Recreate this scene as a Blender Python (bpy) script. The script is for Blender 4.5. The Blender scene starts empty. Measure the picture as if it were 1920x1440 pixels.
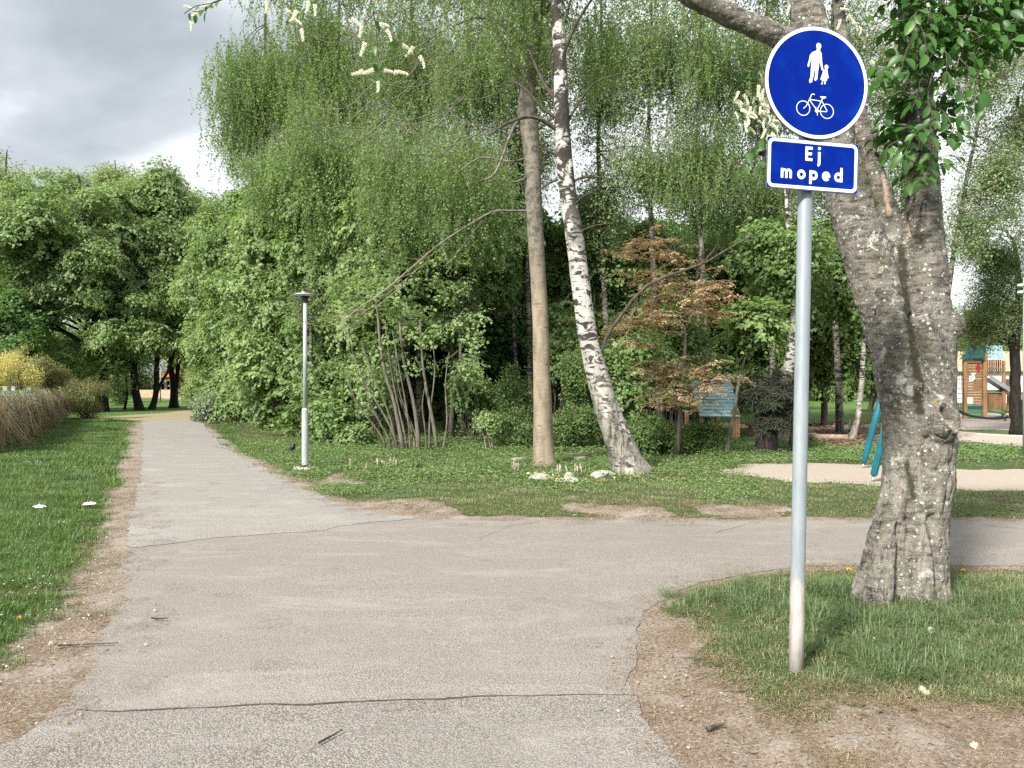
import bpy, bmesh, math, random
import numpy as np
from mathutils import Vector, noise as mnoise

random.seed(7)
RG = np.random.default_rng(11)
scene = bpy.context.scene
COL = scene.collection
R = math.radians

# ------------------------------------------------------------------ camera
F = 1440.0          # focal length in pixels of the 1920 px photograph
EYE = 1.6
cam_d = bpy.data.cameras.new('camera')
cam_d.sensor_width = 36.0
cam_d.lens = 36.0 * F / 1920.0
cam_d.clip_start = 0.05
cam_d.clip_end = 2000.0
cam = bpy.data.objects.new('camera', cam_d)
COL.objects.link(cam)
cam.location = (0, 0, EYE)
cam.rotation_euler = (R(90), 0, 0)
scene.camera = cam

# ------------------------------------------------------------------ light
TO_SUN = Vector((-0.50, -0.68, 0.64)).normalized()
SUN_EL = math.asin(TO_SUN.z)
SUN_AZ = math.atan2(TO_SUN.x, TO_SUN.y)
world = bpy.data.worlds.new('World')
scene.world = world
world.use_nodes = True
wt = world.node_tree
wt.nodes.clear()
def wn(t, **k):
    n = wt.nodes.new(t)
    for a, b in k.items():
        setattr(n, a, b)
    return n
wl = wt.links.new
sky = wn('ShaderNodeTexSky', sky_type='NISHITA', sun_disc=False)
sky.sun_elevation = SUN_EL
sky.sun_rotation = SUN_AZ
bg_sky = wn('ShaderNodeBackground')
bg_sky.inputs['Strength'].default_value = 0.10
wl(sky.outputs[0], bg_sky.inputs['Color'])
tc = wn('ShaderNodeTexCoord')
sep = wn('ShaderNodeSeparateXYZ')
wl(tc.outputs['Generated'], sep.inputs[0])
# clouds lie on a plane overhead: direction divided by height
def wmath(op, a, b=None, clamp=False):
    n = wn('ShaderNodeMath', operation=op)
    n.use_clamp = clamp
    for i, v in enumerate((a, b)):
        if v is None: continue
        if isinstance(v, (int, float)): n.inputs[i].default_value = v
        else: wl(v, n.inputs[i])
    return n.outputs[0]
zz = wmath('ADD', wmath('MAXIMUM', sep.outputs['Z'], 0.0), 0.28)
cu = wmath('DIVIDE', sep.outputs['X'], zz)
cv = wmath('DIVIDE', sep.outputs['Y'], zz)
comb = wn('ShaderNodeCombineXYZ')
wl(cu, comb.inputs[0]); wl(cv, comb.inputs[1])
comb.inputs[2].default_value = 3.1
n1 = wn('ShaderNodeTexNoise')
n1.inputs['Scale'].default_value = 2.3; n1.inputs['Detail'].default_value = 7.0
n1.inputs['Roughness'].default_value = 0.52; n1.inputs['Distortion'].default_value = 0.25
wl(comb.outputs[0], n1.inputs['Vector'])
n2 = wn('ShaderNodeTexNoise')
n2.inputs['Scale'].default_value = 0.9; n2.inputs['Detail'].default_value = 4.0
comb2 = wn('ShaderNodeCombineXYZ')
wl(cu, comb2.inputs[0]); wl(cv, comb2.inputs[1]); comb2.inputs[2].default_value = 11.4
wl(comb2.outputs[0], n2.inputs['Vector'])
# cloud bank thins and whitens towards the east (right)
side = wn('ShaderNodeMapRange', interpolation_type='SMOOTHSTEP')
side.inputs['From Min'].default_value = -0.35; side.inputs['From Max'].default_value = 0.35
wl(sep.outputs['X'], side.inputs['Value'])
bright = wmath('ADD', wmath('MULTIPLY', side.outputs[0], 0.34), n1.outputs['Fac'])
ramp = wn('ShaderNodeValToRGB')
ramp.color_ramp.elements[0].position = 0.34
ramp.color_ramp.elements[0].color = (0.235, 0.26, 0.29, 1)
ramp.color_ramp.elements[1].position = 0.88
ramp.color_ramp.elements[1].color = (0.66, 0.68, 0.70, 1)
e = ramp.color_ramp.elements.new(0.50); e.color = (0.33, 0.355, 0.385, 1)
e = ramp.color_ramp.elements.new(0.62); e.color = (0.50, 0.52, 0.545, 1)
wl(bright, ramp.inputs['Fac'])
bg_cl = wn('ShaderNodeBackground')
bg_cl.inputs['Strength'].default_value = 1.0
wl(ramp.outputs[0], bg_cl.inputs['Color'])
gap = wn('ShaderNodeMapRange', interpolation_type='SMOOTHSTEP')
gap.inputs['From Min'].default_value = 0.62; gap.inputs['From Max'].default_value = 0.70
gap.inputs['To Min'].default_value = 1.0; gap.inputs['To Max'].default_value = 0.25
wl(n2.outputs['Fac'], gap.inputs['Value'])
mixw = wn('ShaderNodeMixShader')
wl(gap.outputs[0], mixw.inputs[0]); wl(bg_sky.outputs[0], mixw.inputs[1]); wl(bg_cl.outputs[0], mixw.inputs[2])
wout = wn('ShaderNodeOutputWorld')
wl(mixw.outputs[0], wout.inputs['Surface'])

sun_d = bpy.data.lights.new('sun', 'SUN')
sun_d.energy = 4.6
sun_d.angle = R(9)
sun_d.color = (1.0, 0.95, 0.86)
sun = bpy.data.objects.new('sun', sun_d)
COL.objects.link(sun)
sun.location = (-20, -20, 30)
sun.rotation_euler = (-TO_SUN).to_track_quat('-Z', 'Y').to_euler()

scene.view_settings.view_transform = 'Standard'
scene.view_settings.look = 'None'
scene.view_settings.gamma = 1.0
scene.view_settings.use_curve_mapping = False
scene.view_settings.exposure = 1.1
cy = scene.cycles
cy.max_bounces = 5; cy.diffuse_bounces = 3; cy.glossy_bounces = 2; cy.transmission_bounces = 3
cy.transparent_max_bounces = 4
cy.use_denoising = False
cy.caustics_reflective = False; cy.caustics_refractive = False

# ------------------------------------------------------------------ helpers
def P(x, y, Y):
    """Place of a photograph pixel at depth Y."""
    return np.array([(x - 960) / F * Y, Y, EYE - (y - 720) / F * Y])
def G(x, y):
    """Ground point under a photograph pixel."""
    Y = EYE * F / (y - 720.0)
    return np.array([(x - 960) / F * Y, Y])

def props(o, label=None, cat=None, group=None, kind=None):
    if label: o['label'] = label
    if cat: o['category'] = cat
    if group: o['group'] = group
    if kind: o['kind'] = kind
    return o

def empty(name, loc, label=None, cat=None, group=None):
    o = bpy.data.objects.new(name, None)
    o.empty_display_size = 0.2
    COL.objects.link(o)
    o.location = [float(v) for v in loc]
    return props(o, label, cat, group)

def ploc(parent):
    v = Vector((0, 0, 0))
    while parent is not None:
        v += parent.location; parent = parent.parent
    return np.array(v)

def mesh_np(name, V, faces, mats=None, fm=None, smooth=True, attrs=None):
    """faces: list of int arrays (n,3) or (n,4)."""
    V = np.asarray(V, dtype=np.float32)
    me = bpy.data.meshes.new(name)
    me.vertices.add(len(V))
    me.vertices.foreach_set('co', V.ravel())
    faces = [np.asarray(f, dtype=np.int32) for f in faces if len(f)]
    if faces:
        ls = []; tot = []
        for f in faces:
            ls.append(f.ravel()); tot.append(np.full(len(f), f.shape[1], dtype=np.int32))
        ls = np.concatenate(ls); tot = np.concatenate(tot)
        st = np.concatenate([[0], np.cumsum(tot)[:-1]]).astype(np.int32)
        me.loops.add(len(ls)); me.loops.foreach_set('vertex_index', ls)
        me.polygons.add(len(tot))
        me.polygons.foreach_set('loop_start', st)
        me.polygons.foreach_set('loop_total', tot)
        me.polygons.foreach_set('use_smooth', np.full(len(tot), smooth))
        if fm is not None:
            me.polygons.foreach_set('material_index', np.asarray(fm, dtype=np.int32))
    for m in (mats or []):
        me.materials.append(m)
    for k, a in (attrs or {}).items():
        a = np.asarray(a, dtype=np.float32)
        if a.ndim == 1:
            me.attributes.new(k, 'FLOAT', 'POINT').data.foreach_set('value', a)
        else:
            me.attributes.new(k, 'FLOAT_VECTOR', 'POINT').data.foreach_set('vector', a.ravel())
    me.update()
    me.validate()
    return me

def add(name, me, parent=None):
    o = bpy.data.objects.new(name, me)
    COL.objects.link(o)
    if parent is not None: o.parent = parent
    return o

def obj(name, V, faces, mat, parent=None, **k):
    V = np.asarray(V, dtype=float)
    if parent is not None: V = V - ploc(parent)
    return add(name, mesh_np(name, V, faces, mat if isinstance(mat, list) else [mat], **k), parent)

class MB:
    """collects shapes into one mesh"""
    def __init__(s): s.V = []; s.T = []; s.Q = []; s.n = 0; s.tm = []; s.qm = []
    def put(s, V, T=None, Q=None, m=0):
        V = np.asarray(V, float)
        if T is not None and len(T): s.T.append(np.asarray(T, int) + s.n); s.tm.append(np.full(len(T), m))
        if Q is not None and len(Q): s.Q.append(np.asarray(Q, int) + s.n); s.qm.append(np.full(len(Q), m))
        s.V.append(V); s.n += len(V)
        return s
    def box(s, c, size, rot=None, m=0, bev=0.0):
        hx, hy, hz = [v / 2 for v in size]
        if bev > 0:
            b = min(bev, hx * .9, hy * .9, hz * .9)
            bm = bmesh.new(); bmesh.ops.create_cube(bm, size=1)
            bmesh.ops.scale(bm, vec=(2 * hx, 2 * hy, 2 * hz), verts=bm.verts)
            bmesh.ops.bevel(bm, geom=bm.edges[:], offset=b, segments=1, affect='EDGES')
            bmesh.ops.triangulate(bm, faces=bm.faces[:])
            V = np.array([v.co[:] for v in bm.verts]); T = [[v.index for v in f.verts] for f in bm.faces]
            bm.free()
            if rot is not None: V = V @ np.asarray(rot).T
            return s.put(V + np.asarray(c, float), T=T, m=m)
        V = np.array([[x, y, z] for x in (-hx, hx) for y in (-hy, hy) for z in (-hz, hz)])
        if rot is not None: V = V @ np.asarray(rot).T
        Q = [[0, 1, 3, 2], [4, 6, 7, 5], [0, 4, 5, 1], [2, 3, 7, 6], [0, 2, 6, 4], [1, 5, 7, 3]]
        return s.put(V + np.asarray(c, float), Q=Q, m=m)
    def tube(s, pts, rad, k=8, m=0, caps=True, wob=0.0, seed=0):
        V, Q, T = tube(pts, rad, k, caps, wob, seed)
        return s.put(V, T=T, Q=Q, m=m)
    def faces(s): 
        return [np.concatenate(a) for a in ([s.T] if s.T else []) + ([s.Q] if s.Q else [])]
    def fmi(s):
        a = []
        if s.T: a += s.tm
        if s.Q: a += s.qm
        return np.concatenate(a)
    def build(s, name, mat, parent=None, smooth=False, **k):
        return obj(name, np.concatenate(s.V), s.faces(), mat, parent, fm=s.fmi(), smooth=smooth, **k)

def tube(pts, rad, k=8, caps=True, wob=0.0, seed=0):
    pts = np.asarray(pts, float); n = len(pts)
    rad = np.broadcast_to(np.asarray(rad, float), (n,))
    tan = np.gradient(pts, axis=0)
    tan /= np.linalg.norm(tan, axis=1)[:, None] + 1e-9
    up = np.array([0, 1., 0]) if abs(tan[0][1]) < 0.9 else np.array([1., 0, 0])
    u = np.cross(up, tan); u /= np.linalg.norm(u, axis=1)[:, None] + 1e-9
    v = np.cross(tan, u)
    a = np.arange(k) / k * 2 * np.pi
    rr = rad[:, None] * np.ones((1, k))
    if wob:
        g = np.random.default_rng(seed)
        rr = rr * (1 + wob * (g.random((n, k)) - 0.5))
    V = pts[:, None, :] + rr[..., None] * (np.cos(a)[None, :, None] * u[:, None, :] + np.sin(a)[None, :, None] * v[:, None, :])
    V = V.reshape(-1, 3)
    i = np.arange(n - 1)[:, None] * k; j = np.arange(k)[None, :]; j2 = (j + 1) % k
    Q = np.stack([i + j, i + j2, i + k + j2, i + k + j], -1).reshape(-1, 4)
    T = []
    if caps:
        V = np.vstack([V, pts[0], pts[-1]]); c0 = n * k; c1 = c0 + 1
        for q in range(k):
            T.append([c0, (q + 1) % k, q]); T.append([c1, (n - 1) * k + q, (n - 1) * k + (q + 1) % k])
    return V, Q, np.array(T, int).reshape(-1, 3)

def smooth_line(pts, n):
    """Catmull-Rom through the points (any dimension)"""
    p = np.asarray(pts, float)
    if len(p) == 2: 
        t = np.linspace(0, 1, n)[:, None]; return p[0] * (1 - t) + p[1] * t
    q = np.vstack([2 * p[0] - p[1], p, 2 * p[-1] - p[-2]])
    t = np.linspace(0, len(p) - 1 - 1e-6, n); i = t.astype(int); f = (t - i)[:, None]
    a, b, c, d = q[i], q[i + 1], q[i + 2], q[i + 3]
    return 0.5 * ((2 * b) + (-a + c) * f + (2 * a - 5 * b + 4 * c - d) * f ** 2 + (-a + 3 * b - 3 * c + d) * f ** 3)

def _h(ix, iy, iz, s):
    n = (ix * 73856093) ^ (iy * 19349663) ^ (iz * 83492791) ^ (s * 2654435)
    n = (n ^ (n >> 13)) * 1274126177
    n = n & 0x7fffffff
    n = (n ^ (n >> 15)) * 668265263
    return ((n & 0xffffff) / float(0xffffff))
def vn(Pt, scale=1.0, seed=0):
    """value noise 0..1, vectorised"""
    p = np.asarray(Pt, float) * scale
    if p.shape[1] == 2: p = np.hstack([p, np.zeros((len(p), 1))])
    i = np.floor(p).astype(np.int64); f = p - i; f = f * f * (3 - 2 * f)
    r = 0
    for dx in (0, 1):
        for dy in (0, 1):
            for dz in (0, 1):
                w = (f[:, 0] if dx else 1 - f[:, 0]) * (f[:, 1] if dy else 1 - f[:, 1]) * (f[:, 2] if dz else 1 - f[:, 2])
                r = r + w * _h(i[:, 0] + dx, i[:, 1] + dy, i[:, 2] + dz, seed)
    return r
def fbm(Pt, scale=1.0, seed=0, o=3):
    r = 0; a = 1; t = 0
    for k in range(o):
        r = r + a * vn(Pt, scale * 2 ** k, seed + k * 17); t += a; a *= 0.5
    return r / t
def ss(a, b, x):
    t = np.clip((x - a) / (b - a), 0, 1); return t * t * (3 - 2 * t)

# ------------------------------------------------------------------ materials
class NT:
    def __init__(s, name):
        s.m = bpy.data.materials.new(name); s.m.use_nodes = True
        s.t = s.m.node_tree; s.t.nodes.clear()
        s.out = s.n('ShaderNodeOutputMaterial')
    def n(s, ty, **k):
        nd = s.t.nodes.new(ty)
        for a, b in k.items(): setattr(nd, a, b)
        return nd
    def l(s, a, b): s.t.links.new(a, b)
    def put(s, sock, v):
        if v is None: return
        if hasattr(v, 'links') or isinstance(v, bpy.types.NodeSocket): s.l(v, sock)
        elif isinstance(v, (tuple, list)) and len(v) == 3 and sock.type == 'RGBA': sock.default_value = (*v, 1)
        else: sock.default_value = v
    def co(s, kind='Object', scale=(1, 1, 1)):
        c = s.n('ShaderNodeTexCoord'); mp = s.n('ShaderNodeMapping')
        mp.inputs['Scale'].default_value = scale
        s.l(c.outputs[kind], mp.inputs[0]); return mp.outputs[0]
    def noise(s, vec, scale, detail=4, rough=0.5, dist=0.0, out='Fac'):
        n = s.n('ShaderNodeTexNoise'); s.l(vec, n.inputs['Vector'])
        n.inputs['Scale'].default_value = scale; n.inputs['Detail'].default_value = detail
        n.inputs['Roughness'].default_value = rough; n.inputs['Distortion'].default_value = dist
        return n.outputs[out]
    def voro(s, vec, scale, feature='F1', out='Distance', rnd=1.0):
        n = s.n('ShaderNodeTexVoronoi', feature=feature); s.l(vec, n.inputs['Vector'])
        n.inputs['Scale'].default_value = scale; n.inputs['Randomness'].default_value = rnd
        return n.outputs[out]
    def mr(s, v, a, b, c=0.0, d=1.0):
        n = s.n('ShaderNodeMapRange', interpolation_type='SMOOTHSTEP'); s.put(n.inputs['Value'], v)
        for k, x in zip(('From Min', 'From Max', 'To Min', 'To Max'), (a, b, c, d)): n.inputs[k].default_value = x
        return n.outputs[0]
    def mix(s, f, a, b, blend='MIX'):
        n = s.n('ShaderNodeMix', data_type='RGBA', blend_type=blend)
        s.put(n.inputs[0], f); s.put(n.inputs[6], a); s.put(n.inputs[7], b); return n.outputs[2]
    def math(s, op, a, b=None, clamp=False):
        n = s.n('ShaderNodeMath', operation=op); n.use_clamp = clamp
        s.put(n.inputs[0], a)
        if b is not None: s.put(n.inputs[1], b)
        return n.outputs[0]
    def attr(s, name, out='Fac'):
        n = s.n('ShaderNodeAttribute'); n.attribute_name = name; return n.outputs[out]
    def bump(s, h, strength=0.5, dist=0.01, normal=None):
        n = s.n('ShaderNodeBump'); s.l(h, n.inputs['Height'])
        n.inputs['Strength'].default_value = strength; n.inputs['Distance'].default_value = dist
        if normal is not None: s.l(normal, n.inputs['Normal'])
        return n.outputs[0]
    def bsdf(s, col, rough=0.8, normal=None, spec=0.3, metal=0.0, coat=0.0):
        b = s.n('ShaderNodeBsdfPrincipled')
        s.put(b.inputs['Base Color'], col); s.put(b.inputs['Roughness'], rough)
        b.inputs['Specular IOR Level'].default_value = spec; b.inputs['Metallic'].default_value = metal
        b.inputs['Coat Weight'].default_value = coat
        if normal is not None: s.l(normal, b.inputs['Normal'])
        return b.outputs[0]
    def done(s, sh): s.l(sh, s.out.inputs['Surface']); return s.m

def leaf_mat(name, a, b, trans=0.35, rough=0.5, spec=0.35, tcol=1.5):
    s = NT(name)
    oi = s.n('ShaderNodeObjectInfo')
    f = s.math('ADD', s.math('MULTIPLY', s.attr('tone'), 0.6), s.math('MULTIPLY', oi.outputs['Random'], 0.4))
    c = s.mix(f, a, b)
    p = s.bsdf(c, rough, spec=spec)
    t = s.n('ShaderNodeBsdfTranslucent')
    hs = s.mix(1.0, c, (tcol, tcol * 1.0, tcol * 0.55), 'MULTIPLY')
    s.put(t.inputs['Color'], hs)
    mx = s.n('ShaderNodeMixShader'); mx.inputs[0].default_value = trans
    s.l(p, mx.inputs[1]); s.l(t.outputs[0], mx.inputs[2])
    return s.done(mx.outputs[0])

def simple(name, col, rough=0.6, var=0.15, scale=8, bump=0.0, spec=0.3, metal=0.0, stretch=(1, 1, 1), coat=0.0):
    s = NT(name); v = s.co(scale=stretch)
    n = s.noise(v, scale, 5)
    lo = tuple(c * (1 - var) for c in col); hi = tuple(min(1, c * (1 + var)) for c in col)
    c = s.mix(s.mr(n, .3, .7), lo, hi)
    nm = s.bump(s.noise(v, scale * 4, 4), bump, 0.01) if bump else None
    r = s.mr(s.noise(v, scale * .7, 2), .3, .7, max(0, rough - .08), min(1, rough + .08))
    return s.done(s.bsdf(c, r, nm, spec, metal, coat))

def bark_mat(name, a, b, c3, vs=1.0, moss_shade=None):
    s = NT(name); v = s.co(scale=(1, 1, 0.22)); v0 = s.co()
    n = s.noise(v, 14 * vs, 6, 0.65, 0.4)
    col = s.mix(s.mr(n, .35, .65), a, b)
    col = s.mix(s.mr(s.noise(v0, 3 * vs, 5), .5, .7), col, c3)
    if moss_shade: col = s.mix(s.mr(s.noise(v0, 1.7, 3), .52, .66), col, moss_shade)
    return s.done(s.bsdf(col, 0.9, s.bump(n, 0.8, 0.02), 0.15))

def birch_mat(name, white=(0.54, 0.52, 0.48), dark=(0.035, 0.03, 0.026), base=0.0, amt=0.53):
    s = NT(name); v = s.co(scale=(1, 1, 2.6)); v0 = s.co(); vv = s.co(scale=(1, 1, .3))
    n = s.noise(v, 3.4, 5, .62, 1.3)
    spots = s.mr(n, amt, amt + .06)
    fine = s.mr(s.noise(s.co(scale=(1, 1, 9)), 5.5, 3, .6), .60, .66, 0, .7)
    sepz = s.n('ShaderNodeSeparateXYZ'); tcn = s.n('ShaderNodeTexCoord'); s.l(tcn.outputs['Object'], sepz.inputs[0])
    low = s.mr(sepz.outputs['Z'], 0.5, 2.9 if base else 0.8, 1, 0)
    up = s.mr(sepz.outputs['Z'], 3.0, 5.0)
    spots = s.math('MAXIMUM', spots, s.math('MULTIPLY', up, s.mr(s.noise(s.co(scale=(1, 1, .8)), 3.0, 5, .65, .8), .47, .53)))
    fiss = s.mr(s.noise(vv, 9, 6, .7, .5), .40, .56)
    lowm = s.math('MULTIPLY', low, s.mr(s.noise(vv, 5, 4), .3, .55))
    w2 = s.mix(s.noise(v0, 6, 4), tuple(x * .72 for x in white), white)
    col = s.mix(spots, w2, dark)
    col = s.mix(fine, col, tuple(x * 2.5 for x in dark))
    rough_c = s.mix(fiss, (0.05, 0.045, 0.036), (0.24, 0.225, 0.19))
    col = s.mix(s.math('MULTIPLY', lowm, 0.95), col, rough_c)
    bh = s.math('SUBTRACT', fiss, s.math('MULTIPLY', spots, .5))
    return s.done(s.bsdf(col, 0.75, s.bump(bh, 0.6, 0.02), 0.25))

M = {}
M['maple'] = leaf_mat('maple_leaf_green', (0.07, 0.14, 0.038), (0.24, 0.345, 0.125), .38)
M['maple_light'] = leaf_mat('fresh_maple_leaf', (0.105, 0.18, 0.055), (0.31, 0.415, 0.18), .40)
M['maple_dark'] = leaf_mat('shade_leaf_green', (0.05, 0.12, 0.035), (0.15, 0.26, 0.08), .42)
M['birch'] = leaf_mat('birch_leaf_green', (0.085, 0.165, 0.048), (0.28, 0.385, 0.17), .44)
M['birch_pale'] = leaf_mat('pale_birch_leaf', (0.15, 0.21, 0.07), (0.30, 0.36, 0.16), .4)
M['beech_brown'] = leaf_mat('dry_beech_leaf', (0.20, 0.14, 0.08), (0.56, 0.41, 0.27), .38)
M['yew'] = leaf_mat('yew_needle', (0.006, 0.014, 0.008), (0.022, 0.038, 0.018), .05, .7, .1)
M['shrub'] = leaf_mat('shrub_leaf', (0.05, 0.11, 0.03), (0.15, 0.22, 0.07), .35)
M['olive'] = leaf_mat('olive_shrub_leaf', (0.12, 0.13, 0.045), (0.24, 0.24, 0.10), .3)
M['grey_leaf'] = leaf_mat('grey_green_leaf', (0.09, 0.13, 0.08), (0.30, 0.35, 0.26), .3)
M['forsythia'] = leaf_mat('yellow_blossom', (0.42, 0.38, 0.12), (0.68, 0.62, 0.26), .3)
M['ivy'] = leaf_mat('ivy_leaf', (0.06, 0.125, 0.035), (0.22, 0.31, 0.12), .25)
M['yellow_ivy'] = leaf_mat('yellow_ground_leaf', (0.24, 0.25, 0.09), (0.58, 0.53, 0.27), .25)
M['cherry_leaf'] = leaf_mat('cherry_leaf', (0.022, 0.075, 0.015), (0.08, 0.19, 0.036), .38, .42, .4)
M['grass_vivid'] = leaf_mat('vivid_grass', (0.042, 0.10, 0.022), (0.15, 0.235, 0.07), .3)
M['grass_dull'] = leaf_mat('dull_grass', (0.07, 0.115, 0.035), (0.27, 0.30, 0.15), .3)
M['grass_dark'] = leaf_mat('dark_long_grass', (0.05, 0.10, 0.035), (0.18, 0.24, 0.11), .3)
M['straw'] = leaf_mat('dry_straw', (0.22, 0.17, 0.10), (0.44, 0.37, 0.25), .2)
M['litter'] = leaf_mat('brown_litter', (0.075, 0.045, 0.028), (0.36, 0.26, 0.17), .1)
M['dry_twig'] = leaf_mat('dry_creeper_twig', (0.13, 0.095, 0.05), (0.42, 0.34, 0.21), .05)
M['white_petal'] = leaf_mat('white_petal', (0.62, 0.64, 0.55), (0.80, 0.80, 0.74), .3)
M['bark'] = bark_mat('dark_bark', (0.035, 0.028, 0.022), (0.10, 0.085, 0.068), (0.07, 0.07, 0.05))
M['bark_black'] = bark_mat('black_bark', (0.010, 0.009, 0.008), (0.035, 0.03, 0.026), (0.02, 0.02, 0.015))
M['bark_stem'] = bark_mat('grey_brown_stem', (0.075, 0.068, 0.054), (0.175, 0.158, 0.128), (0.11, 0.105, 0.08))
M['twig'] = simple('bare_twig', (0.16, 0.14, 0.11), .8, .3, 20)
M['birch_bark'] = birch_mat('birch_bark', base=1, amt=.512)
M['birch_bark_thin'] = birch_mat('thin_birch_bark', white=(0.27, 0.255, 0.22), amt=.485)
M['galv'] = None

def smooth_trunk_mat():
    s = NT('smooth_tan_bark'); v = s.co(scale=(1, 1, 4)); v0 = s.co(); vl = s.co(scale=(1, 1, .35))
    col = s.mix(s.mr(s.noise(vl, 6, 5), .3, .7), (0.15, 0.12, 0.085), (0.27, 0.225, 0.165))
    col = s.mix(s.mr(s.noise(s.co(scale=(1, 1, 11)), 9, 3, .6), .62, .68), col, (0.42, 0.38, 0.31))
    col = s.mix(s.mr(s.noise(v, 5, 3), .62, .70, 0, .8), col, (0.075, 0.058, 0.042))
    sepz = s.n('ShaderNodeSeparateXYZ'); tcn = s.n('ShaderNodeTexCoord'); s.l(tcn.outputs['Object'], sepz.inputs[0])
    hi = s.mr(sepz.outputs['Z'], 3.2, 4.6)
    rough = s.mix(s.mr(s.noise(v0, 9, 5, .65), .4, .6), (0.07, 0.062, 0.05), (0.17, 0.155, 0.125))
    col = s.mix(hi, col, rough)
    return s.done(s.bsdf(col, .7, s.bump(s.noise(v, 12, 5), .35, .012), .3))
M['smooth_trunk'] = smooth_trunk_mat()

def cherry_bark():
    s = NT('lichened_cherry_bark'); v0 = s.co(); vh = s.co(scale=(1, 1, 3.5)); vl = s.co(scale=(1, 1, .3))
    n = s.noise(vh, 9, 7, .68, .4)
    col = s.mix(s.mr(n, .33, .66), (0.055, 0.050, 0.043), (0.225, 0.205, 0.178))
    # light dust at the foot, long fissures
    fis = s.noise(vl, 11, 7, .7, .8)
    tcn = s.n('ShaderNodeTexCoord'); sp = s.n('ShaderNodeSeparateXYZ'); s.l(tcn.outputs['Object'], sp.inputs[0])
    low = s.mr(sp.outputs['Z'], .6, 1.9, 1, 0)
    col = s.mix(s.math('MULTIPLY', low, s.mr(fis, .42, .60)), col, (0.25, 0.23, 0.195))
    col = s.mix(s.math('MULTIPLY', s.mr(fis, .40, .32), .8), col, (0.022, 0.018, 0.014))
    # big lichen plaques and small round spots
    zone = s.mr(s.noise(v0, 2.6, 3), .42, .58)
    big = s.math('MULTIPLY', s.mr(s.noise(v0, 13, 6, .7, .3), .54, .59), s.mr(s.noise(v0, 2.2, 2), .47, .56))
    wv = s.n('ShaderNodeVectorMath', operation='ADD'); s.l(v0, wv.inputs[0])
    wn_ = s.n('ShaderNodeVectorMath', operation='SCALE'); s.l(s.noise(v0, 25, 3, out='Color'), wn_.inputs[0]); wn_.inputs['Scale'].default_value = .022
    s.l(wn_.outputs[0], wv.inputs[1])
    sm = s.mr(s.voro(wv.outputs[0], 21), .20, .27, 1, 0)
    sm = s.math('MULTIPLY', sm, s.mr(s.noise(v0, 7, 2), .42, .50))
    sm2 = s.math('MULTIPLY', s.mr(s.voro(wv.outputs[0], 68), .24, .32, 1, 0), s.mr(s.noise(v0, 11, 2), .42, .52))
    li = s.math('MAXIMUM', s.math('MAXIMUM', s.math('MULTIPLY', big, .9), sm), s.math('MULTIPLY', sm2, .8))
    lic = s.mix(s.noise(v0, 40, 3), (0.33, 0.34, 0.30), (0.60, 0.60, 0.55))
    col = s.mix(s.math('MULTIPLY', li, .85), col, lic)
    yel = s.math('MULTIPLY', s.mr(s.noise(v0, 28, 4, .6), .60, .66), s.mr(s.noise(v0, 3.3, 1), .60, .68))
    col = s.mix(yel, col, (0.36, 0.24, 0.04))
    col = s.mix(s.math('MULTIPLY', s.mr(s.noise(v0, 1.9, 4), .54, .68), .55), col, (0.055, 0.062, 0.026))
    col = s.mix(s.math('MULTIPLY', s.attr('moss_shade'), .85), col, s.mix(s.noise(v0, 40, 3), (0.012, 0.012, 0.008), (0.05, 0.05, 0.03)))  # crease shade painted into the cleft colour, tinted like black moss
    col = s.mix(s.attr('bare'), col, s.mix(s.noise(vl, 30, 4), (0.26, 0.18, 0.13), (0.50, 0.38, 0.29)))
    h = s.math('ADD', s.math('MULTIPLY', fis, 1.2), s.math('MULTIPLY', n, .6))
    h = s.math('ADD', h, s.math('MULTIPLY', li, .25))
    nm = s.bump(h, .9, .022)
    nm = s.bump(s.noise(v0, 90, 4, .7), .5, .006, nm)
    nm = s.bump(s.noise(vl, 34, 6, .8, 1.0), .7, .012, nm)
    return s.done(s.bsdf(col, .9, nm, .15))
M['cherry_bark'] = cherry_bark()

def asphalt(name, base, stones, scale=1.0, tint=None, contrast=1.0, warm=(0.36, 0.29, 0.22)):
    s = NT(name); v = s.co()
    vo = s.n('ShaderNodeTexVoronoi'); s.l(v, vo.inputs['Vector']); vo.inputs['Scale'].default_value = 95 * scale
    d = vo.outputs['Distance']; cc = vo.outputs['Color']
    sc = s.n('ShaderNodeSeparateColor'); s.l(cc, sc.inputs[0])
    st = s.mix(sc.outputs[0], tuple(x * .72 for x in stones), tuple(min(1, x * 1.3) for x in stones))
    st = s.mix(s.mr(sc.outputs[1], .80, .9), st, warm)
    col = s.mix(s.mr(d, .36, .62), st, base)
    big = s.noise(v, .55, 5, .6); mid = s.noise(v, 4.5, 5, .65)
    st2 = s.noise(s.co(scale=(.5, 1.4, 1)), 1.7, 7, .68, .9)
    col = s.mix(s.mr(big, .36, .64, 0, .48), col, tuple(x * .68 for x in stones))
    col = s.mix(s.mr(st2, .46, .74, 0, .38), col, tint or tuple(min(1, x * 1.2) for x in stones))
    col = s.mix(s.mr(s.noise(v, 7, 6, .75, .6), .54, .72, 0, .30), col, tuple(x * .55 for x in stones))
    col = s.mix(s.math('MULTIPLY', s.mr(s.noise(v, 70, 2, .6), .66, .72), .5), col, (0.40, 0.31, 0.20))
    col = s.mix(s.math('MULTIPLY', s.mr(s.noise(v, 38, 3, .7), .60, .70), .45), col, tuple(x * .45 for x in base))
    h = s.math('SUBTRACT', 1.0, d)
    nm = s.bump(h, .55 * contrast, .006)
    nm = s.bump(s.noise(v, 30, 5, .7), .35 * contrast, .012, nm)
    return s.done(s.bsdf(col, .92, nm, .2))
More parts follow.
